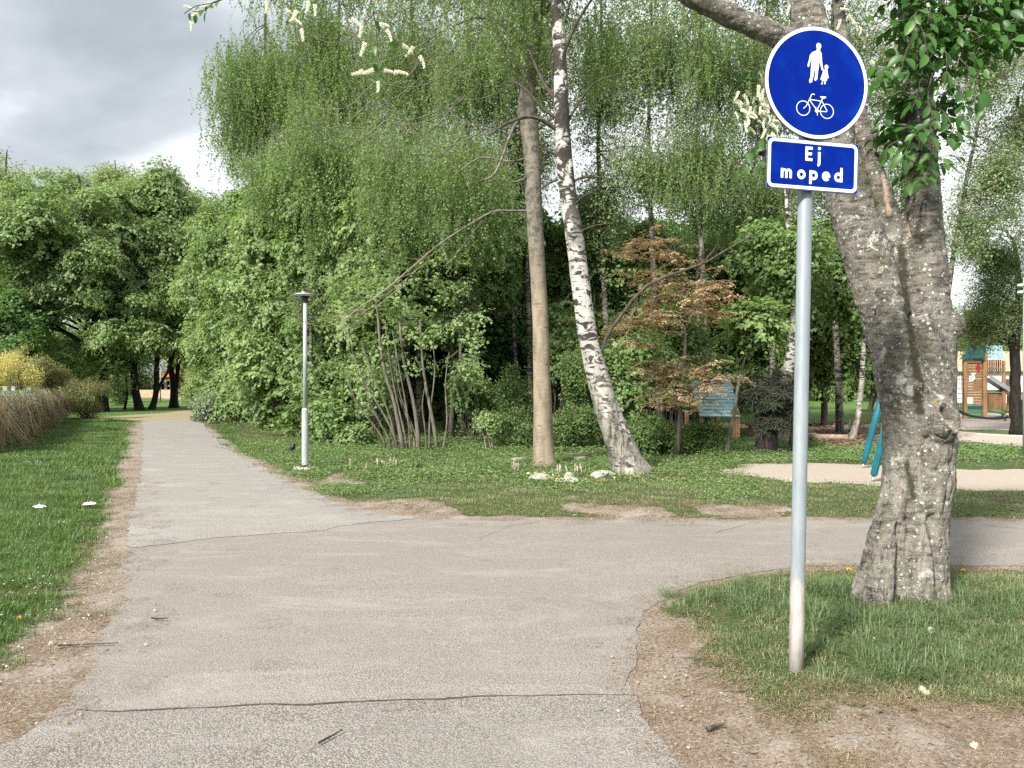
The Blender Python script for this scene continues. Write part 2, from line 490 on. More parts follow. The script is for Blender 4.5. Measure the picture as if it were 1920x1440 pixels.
M['asphalt_mid'] = asphalt('worn_brown_asphalt', (0.145, 0.133, 0.121), (0.305, 0.281, 0.258), 1.2)
M['asphalt_far'] = asphalt('pale_grey_asphalt', (0.18, 0.171, 0.16), (0.338, 0.323, 0.305), 1.3)
M['asphalt_near'] = asphalt('coarse_grey_asphalt', (0.13, 0.121, 0.111), (0.31, 0.291, 0.27), 1.25, contrast=1.3)
M['crack'] = simple('dark_crack_soil', (0.06, 0.05, 0.042), .95, .5, 30)  # dark tone of the ribbons drawn as path cracks
M['sand'] = None
def speckle(name, a, b, c3, s1=60, s2=3, bumpd=.008):
    s = NT(name); v = s.co()
    col = s.mix(s.mr(s.noise(v, s1, 4, .7), .35, .65), a, b)
    col = s.mix(s.mr(s.noise(v, s2, 5, .6), .45, .65), col, c3)
    return s.done(s.bsdf(col, .95, s.bump(s.noise(v, s1, 4, .7), .6, bumpd), .15))
M['sand'] = speckle('playground_sand', (0.28, 0.235, 0.19), (0.40, 0.35, 0.30), (0.33, 0.285, 0.24), 45, 2.5)
M['paving'] = speckle('pale_playground_surface', (0.33, 0.28, 0.24), (0.42, 0.37, 0.32), (0.37, 0.33, 0.29), 30, 1)
M['mulch'] = speckle('bark_mulch', (0.11, 0.07, 0.045), (0.27, 0.19, 0.13), (0.17, 0.12, 0.08), 22, 2)

def ground_mat():
    s = NT('grass_soil_ground'); v = s.co()
    dirt = s.attr('dirt'); wood = s.attr('wood')
    nf = s.noise(v, 45, 5, .75); nm_ = s.noise(v, 9, 5, .65)
    g = s.mix(s.mr(nf, .35, .65), (0.030, 0.050, 0.016), (0.085, 0.12, 0.04))
    g = s.mix(s.mr(nm_, .52, .68, 0, .6), g, (0.15, 0.115, 0.07))
    far = s.attr('far')
    g = s.mix(far, g, s.mix(s.mr(s.noise(v, .5, 4), .3, .7), (0.055, 0.115, 0.025), (0.095, 0.16, 0.04)))
    d = s.mix(s.mr(nf, .33, .67), (0.105, 0.082, 0.066), (0.355, 0.305, 0.255))
    d = s.mix(s.mr(s.noise(v, 140, 3, .7), .55, .68, 0, .8), d, (0.44, 0.35, 0.27))
    d = s.mix(s.mr(s.noise(v, 2.2, 4), .48, .66, 0, .7), d, (0.34, 0.295, 0.26))
    k = s.math('ADD', dirt, s.math('MULTIPLY', s.math('SUBTRACT', nm_, .5), .9))
    c = s.mix(s.mr(k, .42, .58), g, d)
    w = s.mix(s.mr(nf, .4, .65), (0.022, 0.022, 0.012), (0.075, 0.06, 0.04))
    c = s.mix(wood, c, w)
    nb = s.bump(nf, .8, .02)
    return s.done(s.bsdf(c, .95, nb, .15))
M['ground'] = ground_mat()

def galv(name, a, b, whiten=None):
    s = NT(name); v = s.co(scale=(1, 1, .25)); v0 = s.co()
    c = s.mix(s.mr(s.noise(v, 16, 6, .7), .3, .7), a, b)
    c = s.mix(s.mr(s.noise(v0, 90, 3), .62, .7, 0, .3), c, (0.25, 0.25, 0.25))
    if whiten:
        tcn = s.n('ShaderNodeTexCoord'); sp = s.n('ShaderNodeSeparateXYZ'); s.l(tcn.outputs['Object'], sp.inputs[0])
        z = s.math('ADD', sp.outputs['Z'], s.math('MULTIPLY', s.noise(v, 20, 4), .10))
        c = s.mix(s.mr(z, whiten, whiten + .05, 1, 0), c, s.mix(s.mr(s.noise(v, 24, 5, .7), .35, .7), (0.50, 0.47, 0.47), (0.36, 0.31, 0.28)))
    return s.done(s.bsdf(c, .48, s.bump(s.noise(v, 60, 3), .08, .004), .5, .25))
M['galv'] = galv('galvanised_post_paint', (0.235, 0.27, 0.305), (0.31, 0.345, 0.375), .55)
M['lamp_grey'] = galv('lamp_post_grey', (0.30, 0.34, 0.35), (0.42, 0.46, 0.47))
M['sign_white'] = simple('sign_white_film', (0.78, 0.80, 0.84), .4, .04, 10)
def sign_blue():
    s = NT('sign_blue_film'); v = s.co()
    c = s.mix(s.mr(s.noise(v, 7, 4), .45, .75), (0.0, 0.012, 0.19), (0.001, 0.026, 0.27))
    c = s.mix(s.mr(s.noise(v, 130, 2), .72, .76, 0, .12), c, (0.1, 0.2, 0.4))
    return s.done(s.bsdf(c, .3, None, .05))
M['sign_blue'] = sign_blue()
M['sign_edge'] = simple('sign_rim_grey', (0.20, 0.22, 0.22), .5, .1, 20, metal=.4)
M['black'] = simple('black_plastic', (0.012, 0.012, 0.013), .5, .2, 20)
M['teal'] = simple('teal_play_paint', (0.008, 0.105, 0.145), .4, .15, 6)
M['teal_light'] = simple('pale_teal_board', (0.34, 0.54, 0.58), .55, .15, 5, stretch=(1, 1, 8))
M['wood'] = simple('play_timber', (0.34, 0.20, 0.105), .7, .25, 6, .3, stretch=(1, 1, .2))
M['wood_board'] = simple('play_board_timber', (0.30, 0.17, 0.08), .7, .3, 5, .3, stretch=(.25, .25, 3))
M['wood_grey'] = simple('weathered_timber', (0.27, 0.21, 0.155), .85, .3, 6, .4)
M['green_paint'] = simple('green_play_panel', (0.10, 0.21, 0.09), .5, .1, 5)
M['red_paint'] = simple('red_play_paint', (0.32, 0.03, 0.04), .5, .1, 5)
M['steel'] = simple('slide_steel', (0.45, 0.46, 0.47), .3, .1, 5, metal=.8)
M['stone'] = simple('field_stone', (0.36, 0.35, 0.33), .9, .3, 14, .6)
M['stump'] = simple('cut_stem_wood', (0.24, 0.215, 0.175), .9, .4, 25, .5)
M['concrete'] = simple('concrete', (0.38, 0.36, 0.33), .9, .12, 15, .3)
M['orange_brick'] = simple('orange_brick_wall', (0.42, 0.17, 0.10), .9, .2, 3)
M['pale_brick'] = simple('pale_orange_roof', (0.42, 0.28, 0.19), .9, .2, 3)
M['white_wall'] = simple('white_wall', (0.62, 0.60, 0.57), .9, .08, 2)
M['glass'] = simple('dark_window_glass', (0.04, 0.05, 0.06), .1, .1, 2, spec=.6)
M['bare_wood'] = simple('exposed_pink_wood', (0.44, 0.31, 0.22), .8, .2, 14, .4, stretch=(1, 1, .2))
M['bird'] = simple('black_feather', (0.012, 0.012, 0.015), .45, .3, 30)
M['tissue'] = simple('white_tissue', (0.8, 0.8, 0.78), .9, .05, 30)
M['dandelion'] = simple('dandelion_yellow', (0.75, 0.50, 0.03), .7, .2, 50)
M['rope'] = simple('dark_rope', (0.03, 0.03, 0.03), .9, .2, 30)

# ------------------------------------------------------------------ ground layout (metres, from photograph pixels)
def gline(px): return np.array([G(*p) for p in px])
def dens(line, step):
    out = []
    for a, b in zip(line[:-1], line[1:]):
        n = max(1, int(np.linalg.norm(b - a) / step))
        t = np.arange(n)[:, None] / n
        out.append(a * (1 - t) + b * t)
    out.append(line[-1:]); return np.vstack(out)
def jagged(line, step, amp, seed):
    """wandering, crumbly edge"""
    l = dens(line, step)
    d = np.gradient(l, axis=0); nrm = np.stack([-d[:, 1], d[:, 0]], 1); nrm /= np.linalg.norm(nrm, axis=1)[:, None] + 1e-9
    k = (vn(l, 1.6, seed) - .5) * 1.2 + (vn(l, 6, seed + 1) - .5) * .8 + (vn(l, 22, seed + 2) - .5) * .4
    return l + nrm * (k * amp)[:, None]
left_px = [(268, 783), (266, 800), (264, 850), (262, 890), (255, 930), (243, 975), (234, 1012), (250, 1038), (240, 1060), (229, 1100), (243, 1128), (222, 1155), (200, 1195), (185, 1235), (160, 1275), (138, 1308), (60, 1360), (-60, 1440), (-200, 1550), (-500, 1800)]
lowright_px = [(1500, 1800), (1360, 1550), (1275, 1440), (1235, 1380), (1200, 1330), (1178, 1280), (1200, 1235), (1188, 1190), (1205, 1145), (1260, 1112), (1330, 1088), (1400, 1075), (1500, 1064), (1700, 1060), (1920, 1062), (3200, 1062)]
upright_px = [(3200, 980), (1920, 978), (1500, 976), (1200, 976), (1000, 975), (900, 974), (800, 972), (720, 966), (650, 950), (580, 922), (520, 893), (470, 868), (440, 850), (410, 828), (390, 808), (374, 783)]
eL = jagged(gline(left_px), .06, .10, 3)
eR = jagged(gline(lowright_px), .04, .06, 5)
eU = jagged(gline(upright_px), .06, .07, 9)
PATH = np.vstack([eL, eR, eU])
CROSS = gline([(150, 790), (205, 786), (268, 789), (374, 784), (440, 772), (470, 766), (440, 761), (374, 767), (300, 775), (205, 781), (150, 783)])
FARP = gline([(470, 766), (420, 762), (385, 757), (345, 752), (310, 748.5), (285, 746.5), (262, 746), (262, 743), (300, 742), (320, 743), (352, 747), (392, 751.5), (430, 756), (480, 759)])
SAND = jagged(gline([(1345, 886), (1400, 870), (1500, 868), (1640, 872), (1800, 880), (2400, 890), (2400, 934), (1900, 923), (1700, 916), (1500, 906), (1400, 894), (1345, 886)]), .15, .25, 21)
PAVE = gline([(1780, 775), (1780, 826), (1860, 833), (1930, 840), (2600, 850), (2600, 772)])
MULCH = jagged(gline([(1385, 800), (1440, 795), (1760, 795), (1770, 835), (1600, 842), (1440, 826), (1385, 812), (1385, 800)]), .3, .4, 25)
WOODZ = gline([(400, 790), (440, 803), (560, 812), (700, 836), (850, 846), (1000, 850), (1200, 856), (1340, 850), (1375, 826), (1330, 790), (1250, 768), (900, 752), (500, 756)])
DIRTR = gline([(1150, 1118), (1235, 1122), (1330, 1165), (1370, 1215), (1420, 1262), (1480, 1300), (1600, 1310), (1750, 1345), (1920, 1400), (2300, 1520), (2300, 1900), (900, 1900), (1000, 1300)])

def inside(poly, pts):
    x, y = pts[:, 0], pts[:, 1]; r = np.zeros(len(pts), bool)
    bx = (x > poly[:, 0].min()) & (x < poly[:, 0].max()) & (y > poly[:, 1].min()) & (y < poly[:, 1].max())
    idx = np.nonzero(bx)[0]
    xs, ys = x[idx], y[idx]; rr = np.zeros(len(idx), bool)
    a = poly; b = np.roll(poly, -1, 0)
    for (x1, y1), (x2, y2) in zip(a, b):
        if y1 == y2: continue
        c = ((y1 > ys) != (y2 > ys)) & (xs < (x2 - x1) * (ys - y1) / (y2 - y1) + x1)
        rr ^= c
    r[idx] = rr
    return r
def dist_line(line, pts, maxn=90):
    if len(line) > maxn: line = line[::max(1, len(line) // maxn)]
    d = np.full(len(pts), 1e9)
    for a, b in zip(line[:-1], line[1:]):
        ab = b - a; t = np.clip(((pts - a) @ ab) / (ab @ ab + 1e-12), 0, 1)
        q = a + t[:, None] * ab
        d = np.minimum(d, np.hypot(pts[:, 0] - q[:, 0], pts[:, 1] - q[:, 1]))
    return d
def closed(p): return np.vstack([p, p[:1]])
def fields(pts):
    f = {}
    f['path'] = inside(PATH, pts) | inside(CROSS, pts) | inside(FARP, pts)
    f['sand'] = inside(SAND, pts); f['pave'] = inside(PAVE, pts); f['mulch'] = inside(MULCH, pts)
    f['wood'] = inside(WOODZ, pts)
    dL = dist_line(gline(left_px), pts); dR = dist_line(gline(lowright_px), pts); dU = dist_line(gline(upright_px), pts)
    f['dpath'] = np.minimum(np.minimum(dL, dR), dU)
    n = fbm(pts, .9, 5, 4)
    wl_ = 0.27 + .35 * (n - .5) + .25 * ss(6, 3, pts[:, 1])
    d1 = ss(wl_ + .28, wl_ - .1, dL)
    d2 = ss(.30 + .5 * (n - .5), .02, dR) * .7
    dd = dist_line(closed(DIRTR), pts); ins = inside(DIRTR, pts); sd = np.where(ins, dd, -dd)
    d3 = ss(-.35, .55, sd + (n - .5) * 1.6) * (.62 + .38 * ss(.42, .55, fbm(pts, 2.2, 55, 3)))
    d4 = ss(.45 + .8 * (n - .5), .05, dU) * .9
    # worn patches on the verge across the side path
    n2 = fbm(pts, .7, 31, 3)
    mid = ss(1.6, .5, dU) * ss(.5, .62, n2) * (pts[:, 0] > -3.2) * (pts[:, 0] < 3.5) * .8
    f['dirt'] = np.clip(np.maximum.reduce([d1, d2, d3, d4, mid]), 0, 1)
    f['n'] = n
    return f

# ground sheet: fine near the camera, coarse far away
def axis(fine0, fine1, step, lo, hi, grow):
    a = list(np.arange(fine0, fine1 + 1e-6, step)); s = step
    up = [a[-1]]
    while up[-1] < hi: s *= grow; up.append(up[-1] + s)
    s = step; dn = [a[0]]
    while dn[-1] > lo: s *= grow; dn.append(dn[-1] - s)
    return np.array(dn[1:][::-1] + a + up[1:])
gxs = axis(-9, 9, .10, -400, 400, 1.09)
gys = axis(1.0, 16, .10, -60, 600, 1.07)
GX, GY = np.meshgrid(gxs, gys)
gp = np.stack([GX.ravel(), GY.ravel()], 1)
gf = fields(gp)
relief = (fbm(gp, 1.3, 40, 3) - .5) * .05 + (fbm(gp, 9, 50, 2) - .5) * .018
off = ss(0.05, .8, gf['dpath']) * (~(gf['path'] | gf['sand'] | gf['pave'] | gf['mulch']))
bank = 0.03 * ss(.1, .9, gf['dpath'])
gz = (relief + bank) * off
gz[gf['path']] = -0.004
gz[~gf['path'] & (gf['dpath'] < .25)] = 0.002
gz[gf['sand'] | gf['pave'] | gf['mulch']] = -0.03
nx = len(gxs); ny = len(gys)
ii = (np.arange(ny - 1)[:, None] * nx + np.arange(nx - 1)[None, :])
gq = np.stack([ii, ii + 1, ii + nx + 1, ii + nx], -1).reshape(-1, 4)
far = ss(25, 45, np.hypot(gp[:, 0], gp[:, 1]))
g = obj('ground', np.column_stack([gp, gz]), [gq], M['ground'], attrs={'dirt': gf['dirt'], 'wood': gf['wood'].astype(float), 'far': far})
props(g, kind='structure')

from mathutils.geometry import delaunay_2d_cdt
def sheet(name, poly, z, mat, kind='structure'):
    pts = [Vector((float(x), float(y))) for x, y in poly]
    n = len(pts)
    vs, es, fs, _, _, _ = delaunay_2d_cdt(pts, [], [list(range(n))], 1, 1e-5)
    V = np.array([(v.x, v.y, z) for v in vs]); T = np.array([list(f) for f in fs])
    a_, b_, c_ = V[T[:, 0]], V[T[:, 1]], V[T[:, 2]]
    cr = (b_[:, 0] - a_[:, 0]) * (c_[:, 1] - a_[:, 1]) - (b_[:, 1] - a_[:, 1]) * (c_[:, 0] - a_[:, 0])
    T[cr < 0] = T[cr < 0][:, ::-1]
    o = add(name, mesh_np(name, V, [T], [mat], smooth=False)); props(o, kind=kind)
    return o
sheet('path', PATH, 0.004, M['asphalt_mid'])
# paler resurfaced stretch further on and the coarse grey stretch at the camera's feet
seam_px = [(236, 1028), (330, 1020), (430, 1010), (520, 1002), (600, 997), (625, 990), (680, 984), (740, 978), (775, 973)]
seam = jagged(gline(seam_px), .03, .12, 61)
iL = np.argmin(np.linalg.norm(eL - seam[0], axis=1)); iU = np.argmin(np.linalg.norm(eU - seam[-1], axis=1))
sheet('path', np.vstack([eL[:iL + 1], seam[1:-1], eU[iU:]]), 0.008, M['asphalt_far'])
crack_px = [(140, 1336), (220, 1338), (330, 1332), (420, 1326), (480, 1322), (560, 1322), (640, 1319), (760, 1313), (830, 1315), (900, 1309), (1000, 1310), (1100, 1306), (1196, 1309)]
crack = jagged(gline(crack_px), .03, .025, 71)
iL = np.argmin(np.linalg.norm(eL - crack[0], axis=1)); iR = np.argmin(np.linalg.norm(eR - crack[-1], axis=1))
sheet('path', np.vstack([crack, eR[:iR][::-1], eL[iL:][::-1]]), 0.0075, M['asphalt_near'])
cw = .004 + .011 * vn(crack, 9, 3) * ss(0, .15, np.linspace(0, 1, len(crack))) * ss(1, .55, np.linspace(0, 1, len(crack)))
nrm = np.array([0, 1.0])
sheet('path_crack', np.vstack([crack + nrm * cw[:, None] * .6, (crack - nrm * cw[:, None])[::-1]]), 0.0095, M['crack'])
for px in ([(900, 1010), (960, 985), (1010, 980)], [(1340, 1000), (1400, 985)]):
    c2 = jagged(gline(px), .03, .03, 81)
    sheet('path_crack', np.vstack([c2 + [0, .004], (c2 - [0, .004])[::-1]]), 0.009, M['crack'])
sheet('path', CROSS, 0.010, speckle('pollen_dusted_asphalt', (0.23, 0.19, 0.10), (0.30, 0.25, 0.15), (0.27, 0.24, 0.17), 40, 2))
sheet('path', FARP, 0.010, M['asphalt_far'])
sheet('sand', SAND[:-1], 0.006, M['sand'])
sheet('playground_paving', PAVE, 0.008, M['paving'])
sheet('mulch', MULCH[:-1], 0.006, M['mulch'])

# ------------------------------------------------------------------ foliage clusters
def template(kind):
    if kind == 'maple':
        V = np.array([(0, .38, 0), (0, 0, .0), (.30, .05, -.05), (.52, .38, -.12), (.24, .52, -.02), (0, 1, -.16), (-.24, .52, -.02), (-.52, .38, -.12), (-.30, .05, -.05)])
        T = [(0, i, i + 1) for i in range(1, 8)] + [(0, 8, 1)]
    elif kind == 'oval':
        V = np.array([(0, 0, 0), (.26, .3, .06), (.24, .66, .04), (0, 1, -.08), (-.24, .66, .04), (-.26, .3, .06), (0, .5, -.03)])
        T = [(6, 0, 1), (6, 1, 2), (6, 2, 3), (6, 3, 4), (6, 4, 5), (6, 5, 0)]
    elif kind == 'diamond':
        V = np.array([(0, 0, 0), (.36, .4, .03), (0, 1, 0), (-.36, .4, .03)]); T = [(0, 1, 2), (0, 2, 3)]
    elif kind == 'needle':
        V = np.array([(-.07, 0, 0), (.07, 0, 0), (0, 1, 0)]); T = [(0, 1, 2)]
    return V, np.array(T)

def orient(dirs, ups, spin=None):
    """matrices whose Y axis = dirs and whose Z axis is near ups"""
    y = dirs / (np.linalg.norm(dirs, axis=1)[:, None] + 1e-9)
    x = np.cross(y, ups); x /= np.linalg.norm(x, axis=1)[:, None] + 1e-9
    z = np.cross(x, y)
    return np.stack([x, y, z], -1)
def place_leaves(tmpl, pos, dirs, ups, size, tone, V0=None):
    V, T = tmpl
    Mx = orient(dirs, ups)
    W = np.einsum('nij,vj->nvi', Mx, V) * size[:, None, None] + pos[:, None, :]
    n, k = len(pos), len(V)
    return W.reshape(-1, 3), (T[None] + (np.arange(n) * k)[:, None, None]).reshape(-1, 3), np.repeat(tone, k)

def cluster_mesh(name, shape, seed, mats, **kw):
    g = np.random.default_rng(seed)
    V = []; T = []; tone = []; fm = []; n0 = 0
    def put(v, t, tn, m=0):
        nonlocal n0
        V.append(v); T.append(t + n0); tone.append(tn); fm.append(np.full(len(t), m)); n0 += len(v)
    def strip(line, w, m):
        line = np.asarray(line); v, q, t = tube(line, w, 3, False)
        tt = np.concatenate([q[:, [0, 1, 2]], q[:, [0, 2, 3]]]); put(v, tt, np.full(len(v), .5), m)
    if shape == 'spray':     # radiating leafy twigs, drooping leaves
        ns, nl, rad, size, tm, droop, flat = kw['ns'], kw['nl'], kw['rad'], kw['size'], kw['tmpl'], kw.get('droop', .5), kw.get('flat', .35)
        for s_ in range(ns):
            a = 2 * math.pi * (s_ + g.random()) / ns; L = rad * g.uniform(.6, 1.1); up = g.uniform(-.2, flat)
            t = np.linspace(0, 1, nl)
            ln = np.stack([np.cos(a) * L * t, np.sin(a) * L * t, L * (up * t - .35 * droop * t * t)], 1) + g.normal(0, .02, 3)
            if kw.get('twig', True): strip(ln[::max(1, nl // 4)], .004, 1)
            sd = np.where(np.arange(nl) % 2, 1, -1)
            da = a + sd * g.uniform(.5, 1.3, nl)
            d = np.stack([np.cos(da), np.sin(da), -droop * g.uniform(.2, 1.2, nl)], 1)
            u = np.array([0, 0, 1.]) + g.normal(0, .35, (nl, 3)) + .4 * np.array([math.cos(a), math.sin(a), 0])
            pos = ln + g.normal(0, .03 * rad, (nl, 3))
            put(*place_leaves(template(tm), pos, d, u, size * g.uniform(.6, 1.25, nl), g.random(nl)))
    elif shape == 'hang':    # weeping twigs
        for s_ in range(kw['ns']):
            L = kw['len'] * g.uniform(.5, 1.15); o = np.array([g.normal(0, kw['rad']), g.normal(0, kw['rad']), g.uniform(-.15, .15)])
            nl = max(4, int(L / kw['gap'])); t = np.linspace(0, 1, nl)
            sw = g.normal(0, .12, 2)
            ln = o + np.stack([sw[0] * t + .03 * np.sin(t * 9 + s_), sw[1] * t + .03 * np.cos(t * 7 + s_), -L * t + .12 * L * np.sin(t * 3.1) * 0], 1)
            strip(ln[::max(1, nl // 4)], .0018, 1)
            rep = kw.get('rep', 1)
            for r_ in range(rep):
                a = g.uniform(0, 2 * math.pi, nl)
                d = np.stack([np.cos(a), np.sin(a), -g.uniform(.5, 1.6, nl)], 1)
                u = np.stack([np.cos(a), np.sin(a), np.full(nl, .6)], 1) + g.normal(0, .4, (nl, 3))
                put(*place_leaves(template('diamond'), ln + g.normal(0, .025, (nl, 3)), d, u, kw['size'] * g.uniform(.6, 1.2, nl), g.random(nl)))
    elif shape == 'ball':    # loose leaves through a volume
        nl = kw['nl']; p = g.normal(0, 1, (nl, 3)); p /= np.linalg.norm(p, axis=1)[:, None]; p *= (g.random(nl) ** .45)[:, None] * kw['rad']
        p[:, 2] *= kw.get('sq', .7)
        d = p * [1, 1, .3] + g.normal(0, .35 * kw['rad'], (nl, 3)) - [0, 0, .25 * kw['rad']]; u = np.array([0, 0, 1.]) + g.normal(0, .45, (nl, 3)) + p / kw['rad'] * .5
        put(*place_leaves(template(kw['tmpl']), p, d, u, kw['size'] * g.uniform(.6, 1.3, nl), g.random(nl)))
        for _ in range(kw.get('tw', 3)):
            e = p[g.integers(nl)]; strip(np.array([[0, 0, -kw['rad'] * .3], e * .5 + [0, 0, .02], e]), .004, 1)
    elif shape == 'carpet':  # low ground cover
        nl = kw['nl']; r = np.sqrt(g.random(nl)) * kw['rad']; a = g.uniform(0, 6.28, nl)
        p = np.stack([r * np.cos(a), r * np.sin(a), g.random(nl) ** 1.3 * kw['h']], 1); b = g.uniform(0, 6.28, nl)
        d = np.stack([np.cos(b), np.sin(b), g.uniform(-.5, .3, nl)], 1); u = np.array([0, 0, 1.]) + g.normal(0, .35, (nl, 3))
        put(*place_leaves(template(kw['tmpl']), p, d, u, kw['size'] * g.uniform(.6, 1.3, nl), g.random(nl)))
    elif shape == 'tuft':    # grass blades
        nb = kw['nb']; r = np.sqrt(g.random(nb)) * kw['rad']; a = g.uniform(0, 6.28, nb)
        b0 = np.stack([r * np.cos(a), r * np.sin(a), np.full(nb, -.01)], 1)
        h = kw['h'] * g.uniform(.45, 1.15, nb); la = a + g.normal(0, 1.0, nb); le = g.uniform(.15, kw.get('lean', .9), nb)
        dr = np.stack([np.cos(la), np.sin(la), np.zeros(nb)], 1); sd = np.stack([-np.sin(la), np.cos(la), np.zeros(nb)], 1) * (kw['w'] / 2)
        m1 = b0 + dr * (h * le * .35)[:, None] + np.array([0, 0, 1.]) * (h * .6)[:, None]
        tp = b0 + dr * (h * le)[:, None] + np.array([0, 0, 1.]) * (h * (1 - .35 * le))[:, None]
        W = np.stack([b0 - sd, b0 + sd, m1 - sd * .8, m1 + sd * .8, tp], 1).reshape(-1, 3)
        t = np.array([(0, 1, 3), (0, 3, 2), (2, 3, 4)])
        put(W, (t[None] + (np.arange(nb) * 5)[:, None, None]).reshape(-1, 3), np.repeat(g.random(nb), 5))
    elif shape == 'flakes':  # litter lying flat
        nl = kw['nl']; r = np.sqrt(g.random(nl)) * kw['rad']; a = g.uniform(0, 6.28, nl); b = g.uniform(0, 6.28, nl)
        p = np.stack([r * np.cos(a), r * np.sin(a), g.uniform(.002, .012, nl)], 1)
        d = np.stack([np.cos(b), np.sin(b), g.normal(0, .15, nl)], 1); u = np.array([0, 0, 1.]) + g.normal(0, .25, (nl, 3))
        put(*place_leaves(template(kw['tmpl']), p, d, u, kw['size'] * g.uniform(.4, 1.4, nl), g.random(nl)))
    elif shape == 'strands': # dry creeper curtain
        for s_ in range(kw['ns']):
            L = kw['len'] * g.uniform(.5, 1.1); o = np.array([g.normal(0, kw['rad']), g.normal(0, kw['rad'] * .5), g.normal(0, .1)])
            t = np.linspace(0, 1, 6)
            ln = o + np.stack([np.cumsum(g.normal(0, .025, 6)), np.cumsum(g.normal(0, .02, 6)), -L * t], 1)
            v, q, tt = tube(ln, g.uniform(.003, .007), 3, False)
            put(v, np.concatenate([q[:, [0, 1, 2]], q[:, [0, 2, 3]]]), np.full(len(v), g.random()))
    me = mesh_np(name, np.vstack(V), [np.vstack(T)], mats, np.concatenate(fm), smooth=False, attrs={'tone': np.concatenate(tone)})
    return me

KINDS = {}
def kind(name, shape, mat, nvar=3, **kw):
    srcs = []
    alt = kw.pop('alt', None)
    for i in range(nvar):
        a_ = alt if (alt and i % 2) else (shape, kw)
        me = cluster_mesh(name, a_[0], hash_s(name) + i, [M[mat], M['twig']], **a_[1])
        srcs.append(bpy.data.objects.new(name + '_source', me))
    ng = bpy.data.node_groups.new('scatter_' + name, 'GeometryNodeTree')
    ng.interface.new_socket('Geometry', in_out='INPUT', socket_type='NodeSocketGeometry')
    ng.interface.new_socket('Geometry', in_out='OUTPUT', socket_type='NodeSocketGeometry')
    N = ng.nodes; Lk = ng.links.new
    gi = N.new('NodeGroupInput'); go = N.new('NodeGroupOutput')
    jn = N.new('GeometryNodeJoinGeometry')
    for s_ in srcs[::-1]:
        oi = N.new('GeometryNodeObjectInfo'); oi.inputs['Object'].default_value = s_
        oi.inputs['As Instance'].default_value = False
        g2 = N.new('GeometryNodeGeometryToInstance'); Lk(oi.outputs['Geometry'], g2.inputs[0]); Lk(g2.outputs[0], jn.inputs[0])
    ip = N.new('GeometryNodeInstanceOnPoints')
    Lk(gi.outputs[0], ip.inputs['Points']); Lk(jn.outputs[0], ip.inputs['Instance'])
    ip.inputs['Pick Instance'].default_value = True
    def at(nm, ty):
        a = N.new('GeometryNodeInputNamedAttribute'); a.data_type = ty; a.inputs['Name'].default_value = nm; return a.outputs[0]
    Lk(at('rot', 'FLOAT_VECTOR'), ip.inputs['Rotation']); Lk(at('scl', 'FLOAT_VECTOR'), ip.inputs['Scale'])
    Lk(at('var', 'FLOAT'), ip.inputs['Instance Index'])
    Lk(ip.outputs[0], go.inputs[0])
    KINDS[name] = (ng, nvar)
def hash_s(s_): return sum((i + 1) * ord(c) for i, c in enumerate(s_)) * 7 % 99991

def scatter(name, kd, pts, rot, scl, parent=None, **pr):
    ng, nv = KINDS[kd]
    pts = np.asarray(pts, float)
    if parent is not None: pts = pts - ploc(parent)
    scl = np.asarray(scl, float)
    if scl.ndim == 1: scl = np.repeat(scl[:, None], 3, 1)
    me = mesh_np(name, pts, [], None, attrs={'rot': rot, 'scl': scl, 'var': RG.integers(0, nv, len(pts)).astype(float)})
    o = add(name, me, parent)
    md = o.modifiers.new('scatter', 'NODES'); md.node_group = ng
    props(o, **pr)
    return o

kind('maple', 'ball', 'maple', nvar=6, nl=95, rad=.55, size=.11, tmpl='maple', sq=.5, tw=5, alt=('spray', dict(ns=6, nl=11, rad=.75, size=.115, tmpl='maple', droop=.45, flat=.4)))
kind('maple_light', 'ball', 'maple_light', nvar=6, nl=95, rad=.55, size=.11, tmpl='maple', sq=.5, tw=5, alt=('spray', dict(ns=6, nl=11, rad=.75, size=.115, tmpl='maple', droop=.45, flat=.4)))
kind('maple_dark', 'ball', 'maple_dark', nvar=4, nl=100, rad=.55, size=.125, tmpl='maple', sq=.6, tw=4)
kind('birch_hang', 'hang', 'birch', nvar=4, ns=8, len=1.1, gap=.032, rad=.26, size=.062)
kind('birch_hang_pale', 'hang', 'birch_pale', ns=9, len=.9, gap=.05, rad=.22, size=.055)
kind('birch_mid', 'hang', 'birch', nvar=4, ns=7, len=.75, gap=.035, rad=.42, size=.058)
kind('birch_loose', 'ball', 'birch', nvar=5, nl=52, rad=.65, size=.066, tmpl='diamond', sq=.8, tw=7)
kind('cherry_spray', 'spray', 'cherry_leaf', ns=4, nl=6, rad=.22, size=.10, tmpl='oval', droop=.9)
kind('maple_far', 'ball', 'maple', nl=90, rad=.8, size=.24, tmpl='maple', sq=.6)
kind('pale_far', 'ball', 'birch_pale', nl=90, rad=1.0, size=.20, tmpl='oval', sq=.8)
kind('beech_brown', 'spray', 'beech_brown', ns=5, nl=12, rad=.5, size=.085, tmpl='oval', droop=.5, flat=.1)
kind('yew', 'spray', 'yew', ns=11, nl=34, rad=.38, size=.06, tmpl='needle', droop=.25)
kind('shrub', 'ball', 'shrub', nl=90, rad=.4, size=.075, tmpl='oval')
kind('olive', 'ball', 'olive', nl=90, rad=.5, size=.07, tmpl='oval')
kind('grey_leaf', 'ball', 'grey_leaf', nl=80, rad=.4, size=.11, tmpl='oval')
kind('forsythia', 'ball', 'forsythia', nl=120, rad=.5, size=.06, tmpl='oval', sq=1.2)
kind('ivy', 'carpet', 'ivy', nl=85, rad=.28, size=.030, h=.06, tmpl='oval')
kind('ivy_yellow', 'carpet', 'yellow_ivy', nl=60, rad=.25, size=.032, h=.07, tmpl='oval')
